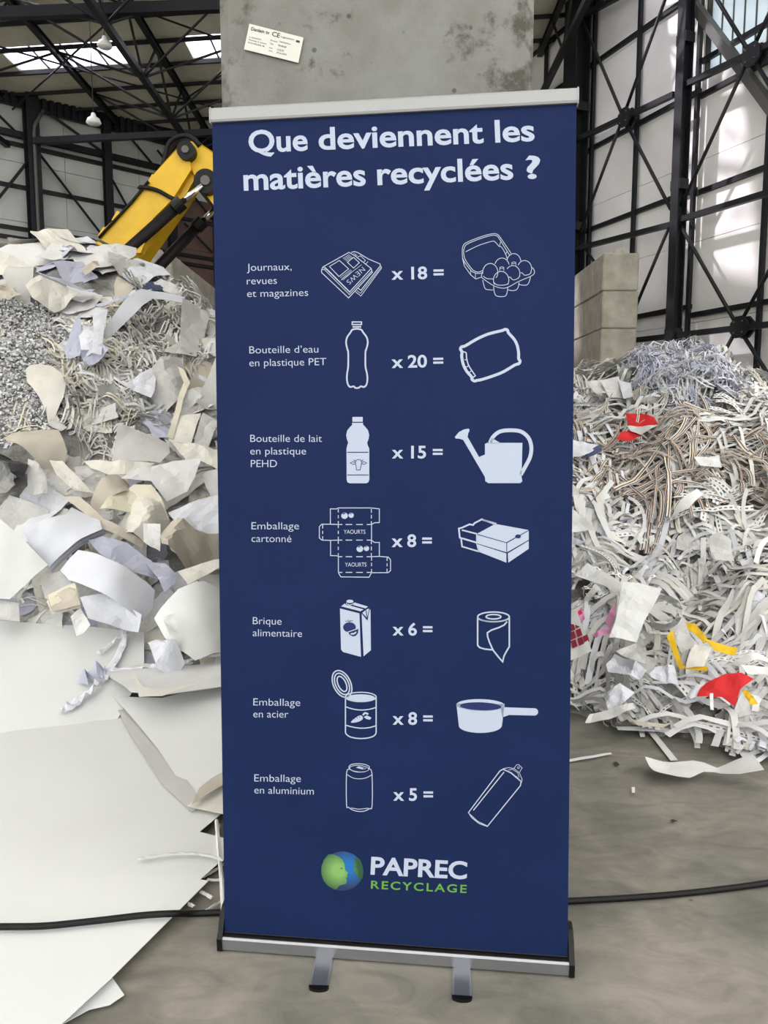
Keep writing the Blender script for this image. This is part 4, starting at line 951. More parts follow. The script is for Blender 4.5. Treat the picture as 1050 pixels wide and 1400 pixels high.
scatter_strips(-1, 420, (-4.5, -.6), lambda q, p, rr: poly_in(q, LSTR) or (rr.random() < .06 and q[1] > 400), 'paper_strip', 'narrow cut paper strip tangled in the middle of the left heap', 'paper strips on the left heap', 4, [(P_white, 3), (P_grey, 3), (P_crm, 1.4), (P_warm, 1), (P_dgrey, .6)], (.009, .02), (.14, .34), 120, (3, 9), 5, (0, .08), 1.5, 1.4, 8, .9, .9)

def regR(q, p, rr): return True
SHR = [(868, 505), (905, 488), (960, 495), (1010, 530), (1000, 570), (930, 575), (880, 560)]
scatter_strips(1, 1300, (.5, 5.2), lambda q, p, rr: (q[1] > 720 or rr.random() < .45) and not (poly_in(q, SHR) and rr.random() < .8), 'paper_strip', 'cut white paper strip among many on the right heap', 'paper strips on the right heap', 6, [(P_white, 5), (P_grey, 3.5), (P_cool, 1.5), (P_dash, 2.0), (P_warm, 1.2), (P_dgrey, .8)], (.014, .034), (.2, .62), 170, (3, 10), 3, (0, .09), 1.6, 1.2, 9, .6, .5)
scatter_strips(1, 110, (1.0, 4.2), lambda q, p, rr: 585 < q[1] < 705 and (780 < q[0] < 1300), 'striped_ribbon', 'long paper ribbon with dark blue and orange stripes on the right heap', 'striped ribbons on the right heap', 8, [(P_str1, 3), (P_str2, 2)], (.014, .024), (.35, .8), 110, (2, 6), 3, (.03, .10), 1.5, 2.0, 12, .5, .6)
scatter_strips(1, 520, (1.0, 4.0), lambda q, p, rr: poly_in(q, SHR), 'lavender_shred', 'thin lavender grey shred on the crest of the right heap', 'lavender shreds on the right heap', 9, [(P_lil, 3), (P_cool, 2), (P_grey, 1)], (.005, .011), (.1, .26), 110, (5, 12), 7, (.02, .13), 1.5, 2, 5, 1.2, 1.2)
scatter_strips(1, 170, (.6, 4.0), lambda q, p, rr: (q[1] > 800 and rr.random() < .8) or poly_in(q, [(775, 540), (850, 560), (850, 610), (775, 640)]), 'paper_shred', 'thin curly white shred near the foot of the right heap', 'white shreds on the right heap', 10, [(P_white, 3), (P_cool, 1), (P_grey, 2)], (.006, .012), (.12, .4), 150, (3, 8), 8, (0, .06), 2, 3, 9, 1.2, 1)
scatter_sheets(1, 120, (.5, 5.0), lambda q, p, rr: q[1] > 760 or rr.random() < .25, [(P_white, 5), (P_cool, 2), (P_warm, 1), (P_grey, 2.5)], 'paper_scrap', 'small creased scrap of white paper lying among strips on the right heap', 'paper scraps on the right heap', 12, (.08, .26), 150)
# ---- individually traced sheets, left heap
H = hero
H('paper_sheet', [(-60, 150), (0, 80), (60, 45), (160, 22), (260, 40), (330, 95), (200, 150), (60, 170)], P_white, 'broad smooth white sheet crowning the left end of the left heap', o_s=A3, curl=-.12, amp=.03, lift=.0)
H('paper_sheet', [(340, 95), (420, 55), (540, 50), (632, 66), (632, 92), (590, 130), (480, 160), (380, 170)], P_white, 'white layered sheets at the heap crest below the excavator arm', o_s=A3, crease=4, amp=.04)
H('paper_sheet', [(560, 130), (640, 95), (760, 140), (790, 190), (740, 200), (640, 245), (570, 190)], P_cool, 'bluish white sheet at the crest left of the far block wall', o_s=A3, crease=3, amp=.03)
H('paper_sheet', [(268, 92), (290, 52), (330, 58), (355, 95), (300, 110)], P_lil, 'small crumpled lavender sheet on the crest of the left heap', o_s=A3, crease=4, amp=.05, lift=.12)
H('paper_sheet', [(380, 150), (452, 118), (465, 150), (400, 178)], P_tan, 'small torn beige piece on white sheets near the left crest', o_s=A3, crease=2, lift=.12)
H('paper_sheet', [(165, 192), (290, 195), (440, 232), (425, 264), (300, 238), (200, 218)], P_lil, 'long lavender folded sheet below the white crest', o_s=A3, crease=4, amp=.04, lift=.1)
H('paper_sheet', [(120, 262), (190, 205), (360, 250), (300, 300), (250, 325), (150, 305)], P_warm, 'off white sheet right of the grey curled roll', o_s=A3, crease=3, amp=.04)
H('curled_sheet', [(20, 225), (70, 150), (130, 118), (168, 150), (162, 220), (115, 290), (60, 262)], P_grey, 'warm grey sheet rolled into a half tube near the left edge', o_s=A3, curl=-.28, amp=.02, lift=.14, cax=.8)
H('curled_sheet', [(-10, 240), (10, 200), (50, 215), (70, 260), (100, 280), (40, 300), (-10, 290)], P_tan, 'beige crumple at the left edge under the grey half tube', o_s=A3, crease=4, amp=.05, lift=.1)
H('curled_sheet', [(528, 245), (545, 215), (572, 202), (612, 230), (627, 262), (590, 292), (535, 292)], P_tan, 'small beige cone shaped curl near the crest', o_s=A3, curl=-.16, lift=.16)
H('paper_sheet', [(655, 248), (700, 214), (745, 222), (805, 262), (720, 266)], P_blue, 'dark blue wedge of paper near the crest beside the block wall', o_s=A3, crease=2, lift=.06)
H('paper_sheet', [(690, 225), (745, 205), (850, 255), (850, 290), (760, 270), (745, 232)], P_white, 'pale folded sheet over the dark blue wedge', o_s=A3, crease=3, lift=.1)
H('curled_sheet', [(650, 262), (760, 265), (856, 292), (842, 335), (700, 318), (600, 398), (500, 468), (486, 430), (560, 340)], P_cool, 'large lilac grey sheet arching over the strips below the crest', o_s=A3, curl=-.22, amp=.05, lift=.22, cax=1.2)
H('paper_sheet', [(440, 300), (600, 285), (560, 340), (470, 352)], P_lil, 'lavender strip of sheet left of the arching sheet', o_s=A3, crease=3, amp=.04, lift=.12)
H('paper_sheet', [(845, 298), (985, 345), (945, 490), (906, 572), (762, 532), (835, 490)], P_grey, 'hanging light grey sheet beside the banner top third', o_s=A3, curl=.1, crease=2, amp=.025, lift=.22)
H('paper_sheet', [(975, 345), (1020, 380), (1020, 520), (960, 500)], P_white, 'white sheet edge tucked behind the banner left side', o_s=A3, crease=3, lift=.12)
H('paper_sheet', [(428, 352), (500, 350), (482, 440), (470, 565), (423, 552), (432, 440)], P_cool, 'upright narrow bluish white sheet standing in the middle of the heap', o_s=A3, crease=1, amp=.03, lift=.25)
H('paper_sheet', [(362, 450), (385, 410), (432, 400), (428, 548), (380, 565)], P_cool, 'bluish bent sheet left of the upright narrow sheet', o_s=A3, crease=3, amp=.04, lift=.18)
H('paper_sheet', [(298, 525), (340, 450), (370, 425), (385, 560), (320, 585)], P_lil, 'lavender folded bundle at the edge of the confetti', o_s=A3, crease=4, amp=.05, lift=.14)
H('paper_sheet', [(375, 560), (470, 548), (505, 570), (470, 610), (390, 620)], P_lil, 'small lavender pile under the upright narrow sheet', o_s=A3, crease=5, amp=.05, lift=.16)
H('curled_sheet', [(120, 640), (140, 612), (185, 598), (240, 606), (285, 650), (306, 710), (296, 770), (225, 878), (212, 810), (180, 760), (128, 700)], P_warm, 'egg shaped pale sheet curling over the confetti', o_s=A3, curl=-.16, amp=.02, lift=.2, cax=.5)
H('paper_sheet', [(222, 884), (262, 838), (312, 905), (285, 928)], P_grey, 'small grey square sheet below the egg shaped curl', o_s=A3, crease=1, lift=.08)
H('paper_sheet', [(568, 702), (640, 650), (700, 618), (722, 662), (716, 730), (698, 778)], P_cool, 'pointed lilac white sheet in the middle right of the left heap', o_s=A3, crease=1, amp=.03, lift=.24)
H('paper_sheet', [(600, 760), (650, 690), (740, 590), (830, 580), (860, 620), (826, 780), (700, 880), (650, 860)], P_grey, 'large crumpled grey bundle behind the pointed lilac sheet', o_s=A3, crease=6, amp=.06, lift=.14)
H('paper_sheet', [(452, 720), (530, 700), (575, 800), (545, 862), (470, 790)], P_dgrey, 'dull grey sheet below left of the pointed lilac sheet', o_s=A3, crease=2, amp=.03, lift=.1)
H('curled_sheet', [(905, 792), (935, 700), (1000, 595), (1012, 640), (1012, 800), (955, 822)], P_grey, 'pinkish grey curled sheet at the banner edge', o_s=A3, curl=.16, lift=.2)
H('paper_strip', [(822, 628), (850, 640), (880, 690), (850, 760), (802, 952), (774, 946), (830, 740), (850, 690)], P_crm, 'cream coloured paper tape hanging down near the banner', o_s=A3, crease=3, amp=.02, lift=.27, cat='paper strip')
H('paper_sheet', [(780, 960), (800, 835), (930, 818), (885, 972)], P_warm, 'pale page standing right of the cream tape', o_s=A3, crease=1, lift=.16)
H('paper_sheet', [(895, 975), (940, 820), (1010, 870), (962, 990)], P_grey, 'grey page standing next to the banner edge', o_s=A3, crease=1, lift=.16)
H('plastic_bag', [(-20, 960), (40, 975), (100, 1020), (140, 1065), (135, 1130), (110, 1195), (60, 1165), (40, 1080), (-20, 1040)], P_blk, 'black plastic bag sticking out at the left edge', o_s=A3, crease=6, amp=.08, lift=.14, cat='bag')
H('paper_sheet', [(-20, 1060), (40, 1085), (70, 1160), (30, 1200), (-20, 1190)], P_dgrey, 'dark grey crumpled paper under the black bag', o_s=A3, crease=5, amp=.05, lift=.1)
H('curled_sheet', [(18, 968), (60, 925), (110, 905), (210, 893), (275, 922), (312, 1010), (292, 1056), (200, 1064), (110, 1005)], P_tan, 'beige curled sheet above the black bag', o_s=A3, curl=-.2, amp=.03, lift=.2, cax=.9)
H('paper_sheet', [(128, 1035), (180, 1065), (215, 1120), (215, 1190), (125, 1185)], P_grey, 'grey sheet fold right of the black bag', o_s=A3, crease=4, amp=.05, lift=.18)
H('paper_sheet', [(228, 1045), (290, 1050), (425, 1195), (350, 1200), (262, 1120)], P_warm, 'long pale sheet running down right from the beige curl', o_s=A3, crease=2, amp=.03, lift=.2)
H('paper_sheet', [(545, 882), (700, 930), (785, 962), (785, 1020), (740, 1066), (620, 1050), (518, 1046), (535, 960)], P_grey, 'big plain light grey sheet in the centre of the left heap', o_s=A3, curl=-.08, amp=.02, lift=.24)
H('paper_sheet', [(385, 1040), (440, 1040), (520, 1060), (722, 1052), (618, 1118), (500, 1108), (420, 1075)], P_warm, 'pale folded sheet under the big plain grey sheet', o_s=A3, crease=3, amp=.03, lift=.22)
H('paper_sheet', [(345, 1080), (440, 1070), (470, 1095), (400, 1130), (350, 1110)], P_grey, 'small grey sheet under the pale folded sheet', o_s=A3, crease=1, lift=.14)
H('paper_sheet', [(790, 958), (900, 975), (1020, 1000), (1020, 1100), (930, 1045), (860, 1042)], P_warm, 'wide pale sheet reaching behind the banner at mid height', o_s=A3, crease=3, amp=.03, lift=.18)
H('paper_sheet', [(560, 1150), (640, 1085), (800, 1050), (935, 1038), (900, 1120), (868, 1175), (772, 1228), (700, 1150)], P_white, 'broad white creased sheet near the banner edge', o_s=A3, crease=3, amp=.03, lift=.24)
H('curled_sheet', [(415, 1215), (470, 1150), (540, 1108), (600, 1138), (590, 1192), (440, 1262)], P_tan, 'beige curled sheet under the small grey sheet', o_s=A3, curl=-.14, lift=.26)
H('paper_sheet', [(462, 1290), (500, 1220), (620, 1140), (700, 1150), (740, 1200), (785, 1295)], P_crm, 'cream crumpled sheet in the lower middle of the left heap', o_s=A3, crease=5, amp=.05, lift=.26)
H('paper_sheet', [(450, 190), (500, 150), (590, 60), (700, 105), (742, 190), (612, 275), (520, 240)], P_warm, 'large crinkled off white wrapping sheet beside the cream one', o_s=A4, crease=6, amp=.05, lift=.27)
H('paper_sheet', [(715, 150), (800, 115), (940, 60), (945, 275), (820, 250), (740, 190)], P_cool, 'bluish white crinkled sheet at the banner edge', o_s=A4, crease=5, amp=.04, lift=.24)
H('curled_sheet', [(675, 225), (730, 188), (830, 225), (940, 205), (942, 352), (800, 385), (690, 352)], P_tan, 'crumpled beige grey carton paper beside the banner', o_s=A4, crease=6, amp=.08, lift=.3)
H('paper_sheet', [(608, 200), (682, 208), (682, 330), (612, 290)], P_white, 'small white page left of the crumpled beige carton paper', o_s=A4, crease=1, lift=.3)
H('curled_sheet', [(245, 52), (335, 78), (440, 188), (608, 265), (600, 292), (430, 232), (310, 112)], P_tan, 'long beige rolled edge running down to the right', o_s=A4, crease=2, amp=.03, curl=-.1, lift=.28)
for k, (dx, dy, mm) in enumerate(((14, 22, P_lil), (8, 14, P_cool), (3, 6, P_lil), (0, 0, P_cool))):
    H('paper_sheet', [(a+dx, b+dy) for a, b in ((98, 232), (200, 195), (280, 172), (300, 120), (424, 188), (436, 235), (350, 280), (200, 362), (120, 285))], mm,
      'sheet of the bluish white page stack on the left heap, '+('bottom one', 'second from bottom', 'second from top', 'topmost one')[k], o_s=A4, curl=-.09, amp=.02, lift=.2+.03*k, cax=.4, seed=4, group='page stack on the left heap')
H('paper_board', [(-60, 150), (0, 190), (60, 240), (204, 378), (150, 430), (42, 530), (-60, 520)], P_board, 'stiff white board with a pointed corner at the left edge', o_s=A4, curl=-.04, amp=.015, lift=.3)
H('paper_board', [(-60, 515), (80, 545), (84, 620), (-60, 610)], P_grey, 'narrow grey board edge at the left above the floor sheets', o_s=A4, crease=1, lift=.2)
H('paper_sheet', [(375, 278), (440, 268), (540, 288), (645, 350), (665, 440), (520, 402), (420, 325)], P_lil, 'bluish grey crumpled sheet in a hollow of the left heap', o_s=A4, crease=5, amp=.05, lift=.2)
H('paper_sheet', [(605, 310), (700, 350), (752, 430), (745, 470), (700, 505), (640, 390)], P_lil, 'torn lavender sheet left of the lower banner edge', o_s=A4, crease=4, amp=.04, lift=.26)
H('curled_sheet', [(238, 352), (330, 308), (460, 370), (655, 455), (645, 530), (600, 605), (420, 512), (290, 435)], P_cool, 'thick lilac grey roll of paper lying diagonally', o_s=A4, curl=-.2, amp=.03, lift=.28, cax=2.2)
H('paper_sheet', [(160, 420), (300, 400), (400, 490), (330, 560), (190, 520)], P_grey, 'light grey sheet under the diagonal paper roll', o_s=A4, crease=3, lift=.12)
for k in range(3):
    H('paper_sheet', [(195+k*3, 530-k*12), (312+k*3, 480-k*12), (342, 560-k*12), (222, 592-k*12)], (P_warm, P_tan, P_crm)[k], 'cream page of the small pile above the floor boards, '+('lowest', 'middle', 'top')[k]+' one', o_s=A4, crease=1, amp=.01, lift=.24+.02*k, seed=2)
H('paper_sheet', [(300, 602), (342, 558), (385, 640), (352, 672), (325, 680)], P_white, 'small white folded slip hanging over the floor board edge', o_s=A4, crease=2, lift=.36)
H('paper_sheet', [(345, 532), (440, 508), (605, 600), (585, 655), (470, 640), (380, 620)], P_cool, 'creased lilac sheet tucked behind the floor board', o_s=A4, crease=4, amp=.04, lift=.2)
H('paper_sheet', [(755, 405), (935, 352), (945, 380), (800, 475)], P_warm, 'pale triangular fold under the beige carton paper', o_s=A4, crease=2, lift=.24)
H('curled_sheet', [(652, 592), (760, 500), (870, 462), (945, 470), (945, 745), (832, 805), (740, 740), (700, 690)], P_board, 'large white sheet curving down behind the banner edge', o_s=A4, curl=-.2, amp=.02, lift=.3, cax=2.4)
H('paper_sheet', [(688, 600), (742, 588), (765, 690), (722, 680)], P_white, 'small white upright slip on the large curving sheet', o_s=A4, crease=1, lift=.42)
H('paper_sheet', [(625, 695), (680, 680), (742, 700), (785, 770), (742, 815), (665, 795)], P_cool, 'twisted lilac tissue left of the large curving sheet', o_s=A4, crease=5, amp=.04, lift=.36)
# boards and long sheets on the floor, left
H('paper_board', [(-230, 838), (0, 848), (197, 863), (197, 914), (160, 985), (100, 1060), (-230, 1060)], P_board, 'huge flat white board leaning from the heap onto the floor', o_s=PX, curl=0, amp=.003, lift=-.05, tilt=(0, 0, .9), res=18, seed=3)
bd = H('paper_board', [(-300, 985), (-50, 962), (158, 950), (180, 995), (220, 1060), (265, 1099), (303, 1112), (273, 1137), (312, 1147), (312, 1168), (274, 1202), (285, 1204), (153, 1336), (82, 1402), (20, 1470), (-300, 1470)], P_board, 'huge white sheet spread flat on the floor at lower left', flat=.03, amp=.002, res=24, seed=5)
H('paper_sheet', [(150, 950), (172, 962), (230, 1020), (276, 1098), (262, 1106), (222, 1070), (178, 1003)], P_grey, 'thin grey paper wedge in the gap below the curling sheet', flat=.05, crease=2, amp=.008)
H('paper_board', [(152, 1334), (170, 1360), (150, 1374), (122, 1380), (86, 1400), (60, 1420), (70, 1400)], P_board, 'torn white corner showing under the near edge of the floor sheet', flat=.012, amp=.003, seed=6)
H('curled_sheet', [(155, 952), (222, 954), (318, 930), (318, 1050), (285, 1070), (265, 1098), (215, 1022), (180, 980)], P_board, 'big white sheet curling up beside the lower left of the banner', flat=.075, tilt=(-.06, -.1, 0), curl=0, amp=.003, res=20, seed=8)
H('curled_sheet', [(262, 1099), (272, 1078), (288, 1064), (318, 1048), (318, 1064), (290, 1082)], P_tan, 'shaded turned under lip of the big curling sheet', flat=.075, amp=.01, seed=9)  # underside of the white sheet, its shade put into the beige colour
H('paper_sheet', [(255, 1102), (290, 1078), (318, 1062), (318, 1120), (303, 1112)], P_warm, 'off white sheet below the turned lip beside the banner', flat=.05, crease=1, amp=.01)
H('paper_sheet', [(183, 918), (190, 952), (222, 955), (302, 932), (318, 920), (318, 932), (222, 946), (196, 938)], P_warm, 'narrow turned up rim above the big curling sheet', flat=.2, crease=2, amp=.02)
H('paper_sheet', [(150, 895), (240, 912), (318, 905), (318, 935), (225, 950), (180, 948), (150, 925)], P_white, 'white sheet between the huge board and the curling sheet', flat=.17, crease=1, amp=.02)
# twisted torn tissue lying on the board
def ribbon(name, pts, W_, m, label, lift=.0, z=None, cat='paper strip', tw=2.5, seed=1, group=None):
    rr = random.Random(seed); pa_, na_ = PLANES['huge flat white board leaning from the heap onto the floor']; P_ = catmull([(*on_plane(px, py, pa_+na_*.02, na_),) if z is None else (*ground(px, py, z),) for px, py in pts], 5); P_ = [V(p) for p in P_]; vv = []; m_ = len(P_)
    for i, p in enumerate(P_):
        t = (P_[min(i+1, m_-1)]-P_[max(i-1, 0)]).normalized(); up = V((0, -.35, 1)).normalized(); b = t.cross(up).normalized(); n = b.cross(t); a = tw*noise.noise(V((i*.35, seed, 0)))
        w_ = W_*(.75+.5*abs(noise.noise(V((i*.5, seed, 4))))); wv = b*cos(a)+n*sin(a); c = p+up*(lift+abs(sin(a))*w_/2)
        for k in (-1, -.3, .3, 1): vv.append(c+wv*w_/2*k+n*.006*(1-abs(k))*rr.uniform(.2, 1.6))
    ff = [(4*i+k, 4*i+4+k, 4*i+5+k, 4*i+1+k) for i in range(m_-1) for k in range(3)]
    o = mk(name, vv, ff, m); md = o.modifiers.new('thickness', 'SOLIDIFY'); md.thickness = .001; tag(o, label, cat, group); return o
ribbon('paper_strip', [(82, 970), (96, 968), (115, 952), (135, 938), (150, 915), (165, 890), (172, 862)], .05, P_cool, 'twisted lilac tissue strip trailing over the huge board', seed=3)
ribbon('paper_strip', [(112, 935), (125, 925), (145, 922)], .1, P_lil, 'crumpled lilac end of the twisted tissue strip', seed=5)
ribbon('paper_strip', [(135, 895), (150, 882), (165, 872), (182, 862)], .03, P_white, 'thin torn white strip above the twisted tissue', seed=6)
ribbon('paper_strip', [(150, 918), (185, 914), (215, 915), (245, 912), (262, 905)], .04, P_cool, 'wavy lilac strip along the edge of the huge board', seed=8)
ribbon('paper_strip', [(188, 1175), (225, 1169), (262, 1167), (285, 1170), (306, 1176)], .012, P_grey, 'narrow grey strip lying on the floor sheet left of the banner', z=.045, tw=.3, seed=9)
for i, (a, b, lb) in enumerate((((296, 1122), (306, 1262), 'white upright strip just left of the banner foot'), ((300, 1128), (276, 1200), 'grey strip under the jagged edge of the floor sheet'), ((274, 1219), (290, 1228), 'short white strip on the concrete near the banner'), ((258, 1236), (265, 1240), 'tiny white paper chip near the cable'), ((281, 1246), (308, 1228), 'thin grey strip crossing the cable near the banner'),
                                ((277, 1200), (308, 1180), 'white strip poking out near the banner left edge'), ((283, 1203), (308, 1204), 'short pale strip by the banner left edge'), ((290, 1180), (310, 1150), 'slanted white strip by the banner left edge'))):
    ribbon('paper_strip', [a, ((a[0]+b[0])/2+1, (a[1]+b[1])/2), b], (.014, .01, .012, .012, .005, .01, .008, .008)[i], (P_white, P_grey)[i in (1, 4)], lb, z=.012 if i else .03, tw=.3, seed=20+i)

# ---- right heap
def R6(*a, **k): return H(*a, o_s=A6, **k)
def R5(*a, **k): return H(*a, o_s=A5, **k)
R5('red_sheet', [(318, 875), (395, 885), (468, 905), (488, 945), (340, 945)], P_red, 'bright red paper high on the right heap, upper flap', crease=1, amp=.02, lift=.16)
R5('red_sheet', [(276, 1016), (300, 968), (350, 958), (402, 990), (352, 1022)], P_red, 'bright red paper high on the right heap, lower flap', crease=1, amp=.02, lift=.16)
R5('paper_sheet', [(325, 946), (485, 944), (400, 992), (345, 965)], P_grey, 'grey paper between the two red flaps', crease=1, lift=.19)
R5('paper_sheet', [(120, 722), (200, 708), (245, 792), (180, 800)], P_white, 'white page left of three on the crest of the right heap', crease=1, lift=.1)
R5('paper_sheet', [(190, 712), (285, 698), (322, 805), (232, 795)], P_white, 'middle white page of three on the crest of the right heap', crease=1, lift=.13)
R5('paper_sheet', [(280, 700), (342, 718), (360, 796), (308, 806)], P_cool, 'white page right of three on the crest of the right heap', crease=1, lift=.16)
R5('paper_sheet', [(40, 1018), (182, 1040), (150, 1080), (90, 1108), (40, 1105)], P_cool, 'bluish white sheet at the banner edge above the striped ribbons', crease=2, lift=.14)
R5('paper_sheet', [(82, 1106), (190, 1040), (200, 1070), (130, 1100)], P_blue, 'dark blue paper wedge by the banner right edge', crease=1, lift=.14)
R5('paper_sheet', [(350, 770), (430, 760), (425, 850), (380, 850)], P_tan, 'beige crumple under the three white pages', crease=3, amp=.04, lift=.1)
R5('paper_sheet', [(500, 800), (560, 785), (560, 860), (510, 880)], P_crm, 'cream folded piece under the lavender shreds', crease=3, amp=.04, lift=.12)
for k, x in enumerate((430, 462, 560, 590)): R5('paper_sheet', [(x, 790), (x+26, 790), (x+22+k*6, 940), (x+2+k*4, 930)], P_white, 'white hanging slip under the lavender shreds, '+('first', 'second', 'third', 'fourth')[k]+' from the left', curl=.05, lift=.16)
R5('paper_sheet', [(670, 1105), (800, 1098), (812, 1160), (700, 1150)], P_white, 'small white rectangle among the striped ribbons', crease=1, lift=.15)
R5('paper_sheet', [(560, 1390), (600, 1330), (690, 1265), (720, 1285), (640, 1380)], P_white, 'white curved page below the striped ribbons', curl=-.06, lift=.16)
R6('paper_sheet', [(20, 38), (146, 140), (20, 162)], P_white, 'white triangular page at the banner right edge', crease=1, lift=.16)
R6('paper_sheet', [(20, 162), (104, 212), (20, 224)], P_cool, 'smaller white page just below the triangular one', crease=1, lift=.14)
R6('paper_sheet', [(665, 190), (700, 178), (765, 202), (778, 296), (690, 304)], P_grey, 'bluish grey pleated scrap on the right heap', crease=4, amp=.03, lift=.14)
R6('paper_sheet', [(270, 398), (355, 400), (448, 422), (420, 480), (370, 560), (335, 655), (208, 642), (240, 560)], P_white, 'large plain white sheet in the middle of the right heap', crease=2, amp=.03, lift=.22)
R6('paper_sheet', [(50, 342), (112, 298), (200, 345), (292, 412), (270, 470), (190, 402)], P_white, 'white folded sheet above left of the large plain one', crease=2, lift=.18)
R6('pink_sheet', [(128, 626), (200, 588), (218, 612), (150, 640)], P_pink, 'pink paper piece near the crimson printed sheet', crease=1, lift=.12)
R6('pink_sheet', [(62, 520), (90, 505), (98, 560), (80, 570)], P_pink, 'small pink paper piece by the banner edge', crease=1, lift=.12)
R6('pink_sheet', [(190, 560), (232, 480), (240, 540), (215, 600)], P_pink, 'narrow pink curl left of the large plain white sheet', crease=1, lift=.12)
cr = R6('printed_sheet', [(10, 500), (65, 525), (132, 702), (20, 748)], P_white, 'white sheet printed with crimson squares at the banner edge', lift=.24, seed=3, amp=.004)
M_crim = mat('crimson_print', (128, 22, 46), .6); M_crim2 = mat('red_print', (196, 40, 60), .6)
def on_card(poly, m, k=.004):
    Ps = [cast(770+a/3.333, 680+b/3.333, False) for a, b in ((10, 500), (65, 525), (132, 702), (20, 748))]; c = sum(Ps, V())/4; nn = V()
    for i in range(4): nn += (Ps[i]-c).cross(Ps[(i+1) % 4]-c)
    nn.normalize(); nn = nn if nn.dot(EYE-c) > 0 else -nn; n = (nn+hnormal(c.x, c.y, 1)*.8+(EYE-c).normalized()*.5).normalized(); p0 = c+(EYE-c).normalized()*.38+n*k
    mk('print_square', [on_plane(770+a/3.333, 680+b/3.333, p0, n) for a, b in poly], [tuple(range(len(poly)))], m, cr)
for (x, y) in ((24, 580), (50, 566), (28, 618), (56, 606), (34, 656), (64, 644), (88, 634)): on_card([(x, y), (x+22, y-10), (x+32, y+22), (x+9, y+32)], M_crim)
on_card([(106, 684), (120, 678), (126, 694), (111, 700)], M_crim2); on_card([(40, 530), (52, 526), (58, 540), (45, 545)], M_crim2); on_card([(66, 520), (82, 512), (88, 530), (72, 538)], M_crim2)
on_card([(22, 655), (40, 668), (22, 690)], P_yel)
R6('paper_sheet', [(190, 745), (228, 690), (300, 740), (382, 790), (350, 832), (260, 802), (200, 780)], P_cool, 'creased lilac white sheet left of the yellow strips', crease=4, amp=.04, lift=.18)
R6('paper_sheet', [(240, 700), (330, 660), (380, 720), (372, 770), (300, 740)], P_grey, 'pale grey crease under the large plain sheet', crease=3, lift=.14)
R6('paper_sheet', [(380, 775), (440, 760), (505, 762), (525, 832), (455, 832), (400, 815)], P_cool, 'wavy lilac white sheet right of the creased one', crease=4, amp=.04, lift=.2)
R6('paper_sheet', [(180, 900), (260, 850), (320, 880), (260, 950), (200, 960)], P_cool, 'rounded lilac white fold near the foot of the right heap', crease=3, amp=.03, lift=.16)
R6('yellow_strip', [(473, 640), (500, 608), (520, 690), (548, 772), (655, 770), (660, 796), (530, 787)], P_yel, 'yellow L shaped strip on the right heap', crease=1, amp=.02, lift=.2, cat='paper strip')
R6('yellow_strip', [(548, 562), (605, 578), (660, 655), (640, 665), (590, 615), (560, 600)], P_yel, 'yellow strip running down from the top of the white triangle', crease=1, lift=.18, cat='paper strip')
R6('yellow_strip', [(636, 645), (700, 668), (792, 682), (785, 716), (740, 710), (690, 698)], P_yel, 'yellow strip pointing right above the red sheet', crease=1, lift=.2, cat='paper strip')
R6('yellow_strip', [(815, 868), (842, 874), (888, 942), (850, 946)], P_yel, 'short yellow strip right of the red sheet', crease=1, lift=.2, cat='paper strip')
R6('paper_sheet', [(484, 602), (552, 560), (602, 680), (540, 718)], P_grey, 'light grey page held inside the yellow L strip', crease=1, lift=.22)
R6('paper_sheet', [(598, 668), (678, 680), (642, 772), (558, 778)], P_warm, 'pale page right inside the yellow L strip', crease=1, lift=.22)
R6('red_sheet', [(608, 912), (622, 872), (650, 848), (740, 806), (812, 798), (868, 822), (808, 872), (782, 944), (722, 906), (650, 910)], P_red, 'large bright red sheet low on the right heap', crease=2, amp=.04, lift=.24)
R6('paper_sheet', [(560, 905), (590, 865), (632, 860), (615, 905), (585, 925)], P_cool, 'white curl just left of the large red sheet', curl=-.05, lift=.22)
R6('curled_sheet', [(765, 740), (860, 722), (945, 712), (945, 765), (880, 748), (800, 760)], P_white, 'white rolled sheet at the right edge above the red sheet', curl=-.08, lift=.2)
R6('paper_sheet', [(808, 765), (945, 770), (945, 806), (840, 802)], P_white, 'flat white strip of board at the right edge', crease=0, lift=.2)
R6('paper_sheet', [(668, 892), (684, 892), (686, 970), (670, 968)], P_white, 'upright white slip in front of the large red sheet', crease=0, lift=.34)
R6('printed_sheet', [(98, 1026), (120, 985), (220, 965), (322, 944), (335, 972), (210, 1020)], P_dash, 'ruled white form sheet at the foot of the right heap', crease=1, lift=.12)
R6('paper_sheet', [(288, 1000), (350, 1022), (462, 1030), (505, 1020), (460, 1045), (340, 1040)], P_tan, 'brown cardboard edge at the foot of the right heap', crease=1, lift=.1)
for i, (pl, lb) in enumerate((([(240, 1042), (500, 1048), (795, 1062), (795, 1080), (480, 1068), (250, 1058)], 'long white strip bordering the foot of the right heap'), ([(378, 1058), (410, 1060), (522, 1196), (490, 1199)], 'white strip pointing from the right heap toward the camera'),
        ([(0, 1198), (100, 1180), (217, 1162), (222, 1169), (110, 1190), (0, 1208)], 'thin white strip on the concrete beside the banner'), ([(312, 1320), (327, 1320), (327, 1345), (313, 1345)], 'tiny white paper chip alone on the concrete'),
        ([(812, 1218), (935, 1148), (935, 1176), (822, 1236)], 'perforated strip on the floor at the right edge'), ([(800, 1160), (935, 1120), (935, 1150), (820, 1190)], 'white strip above the perforated strip at the right edge'),
        ([(340, 1050), (370, 1055), (372, 1090), (352, 1092)], 'small white tag hanging off the heap foot'))):
    R6('paper_strip', pl, P_dash if i == 4 else P_white, lb, flat=.03 if i in (0, 5) else .012, amp=.004, cat='paper strip')
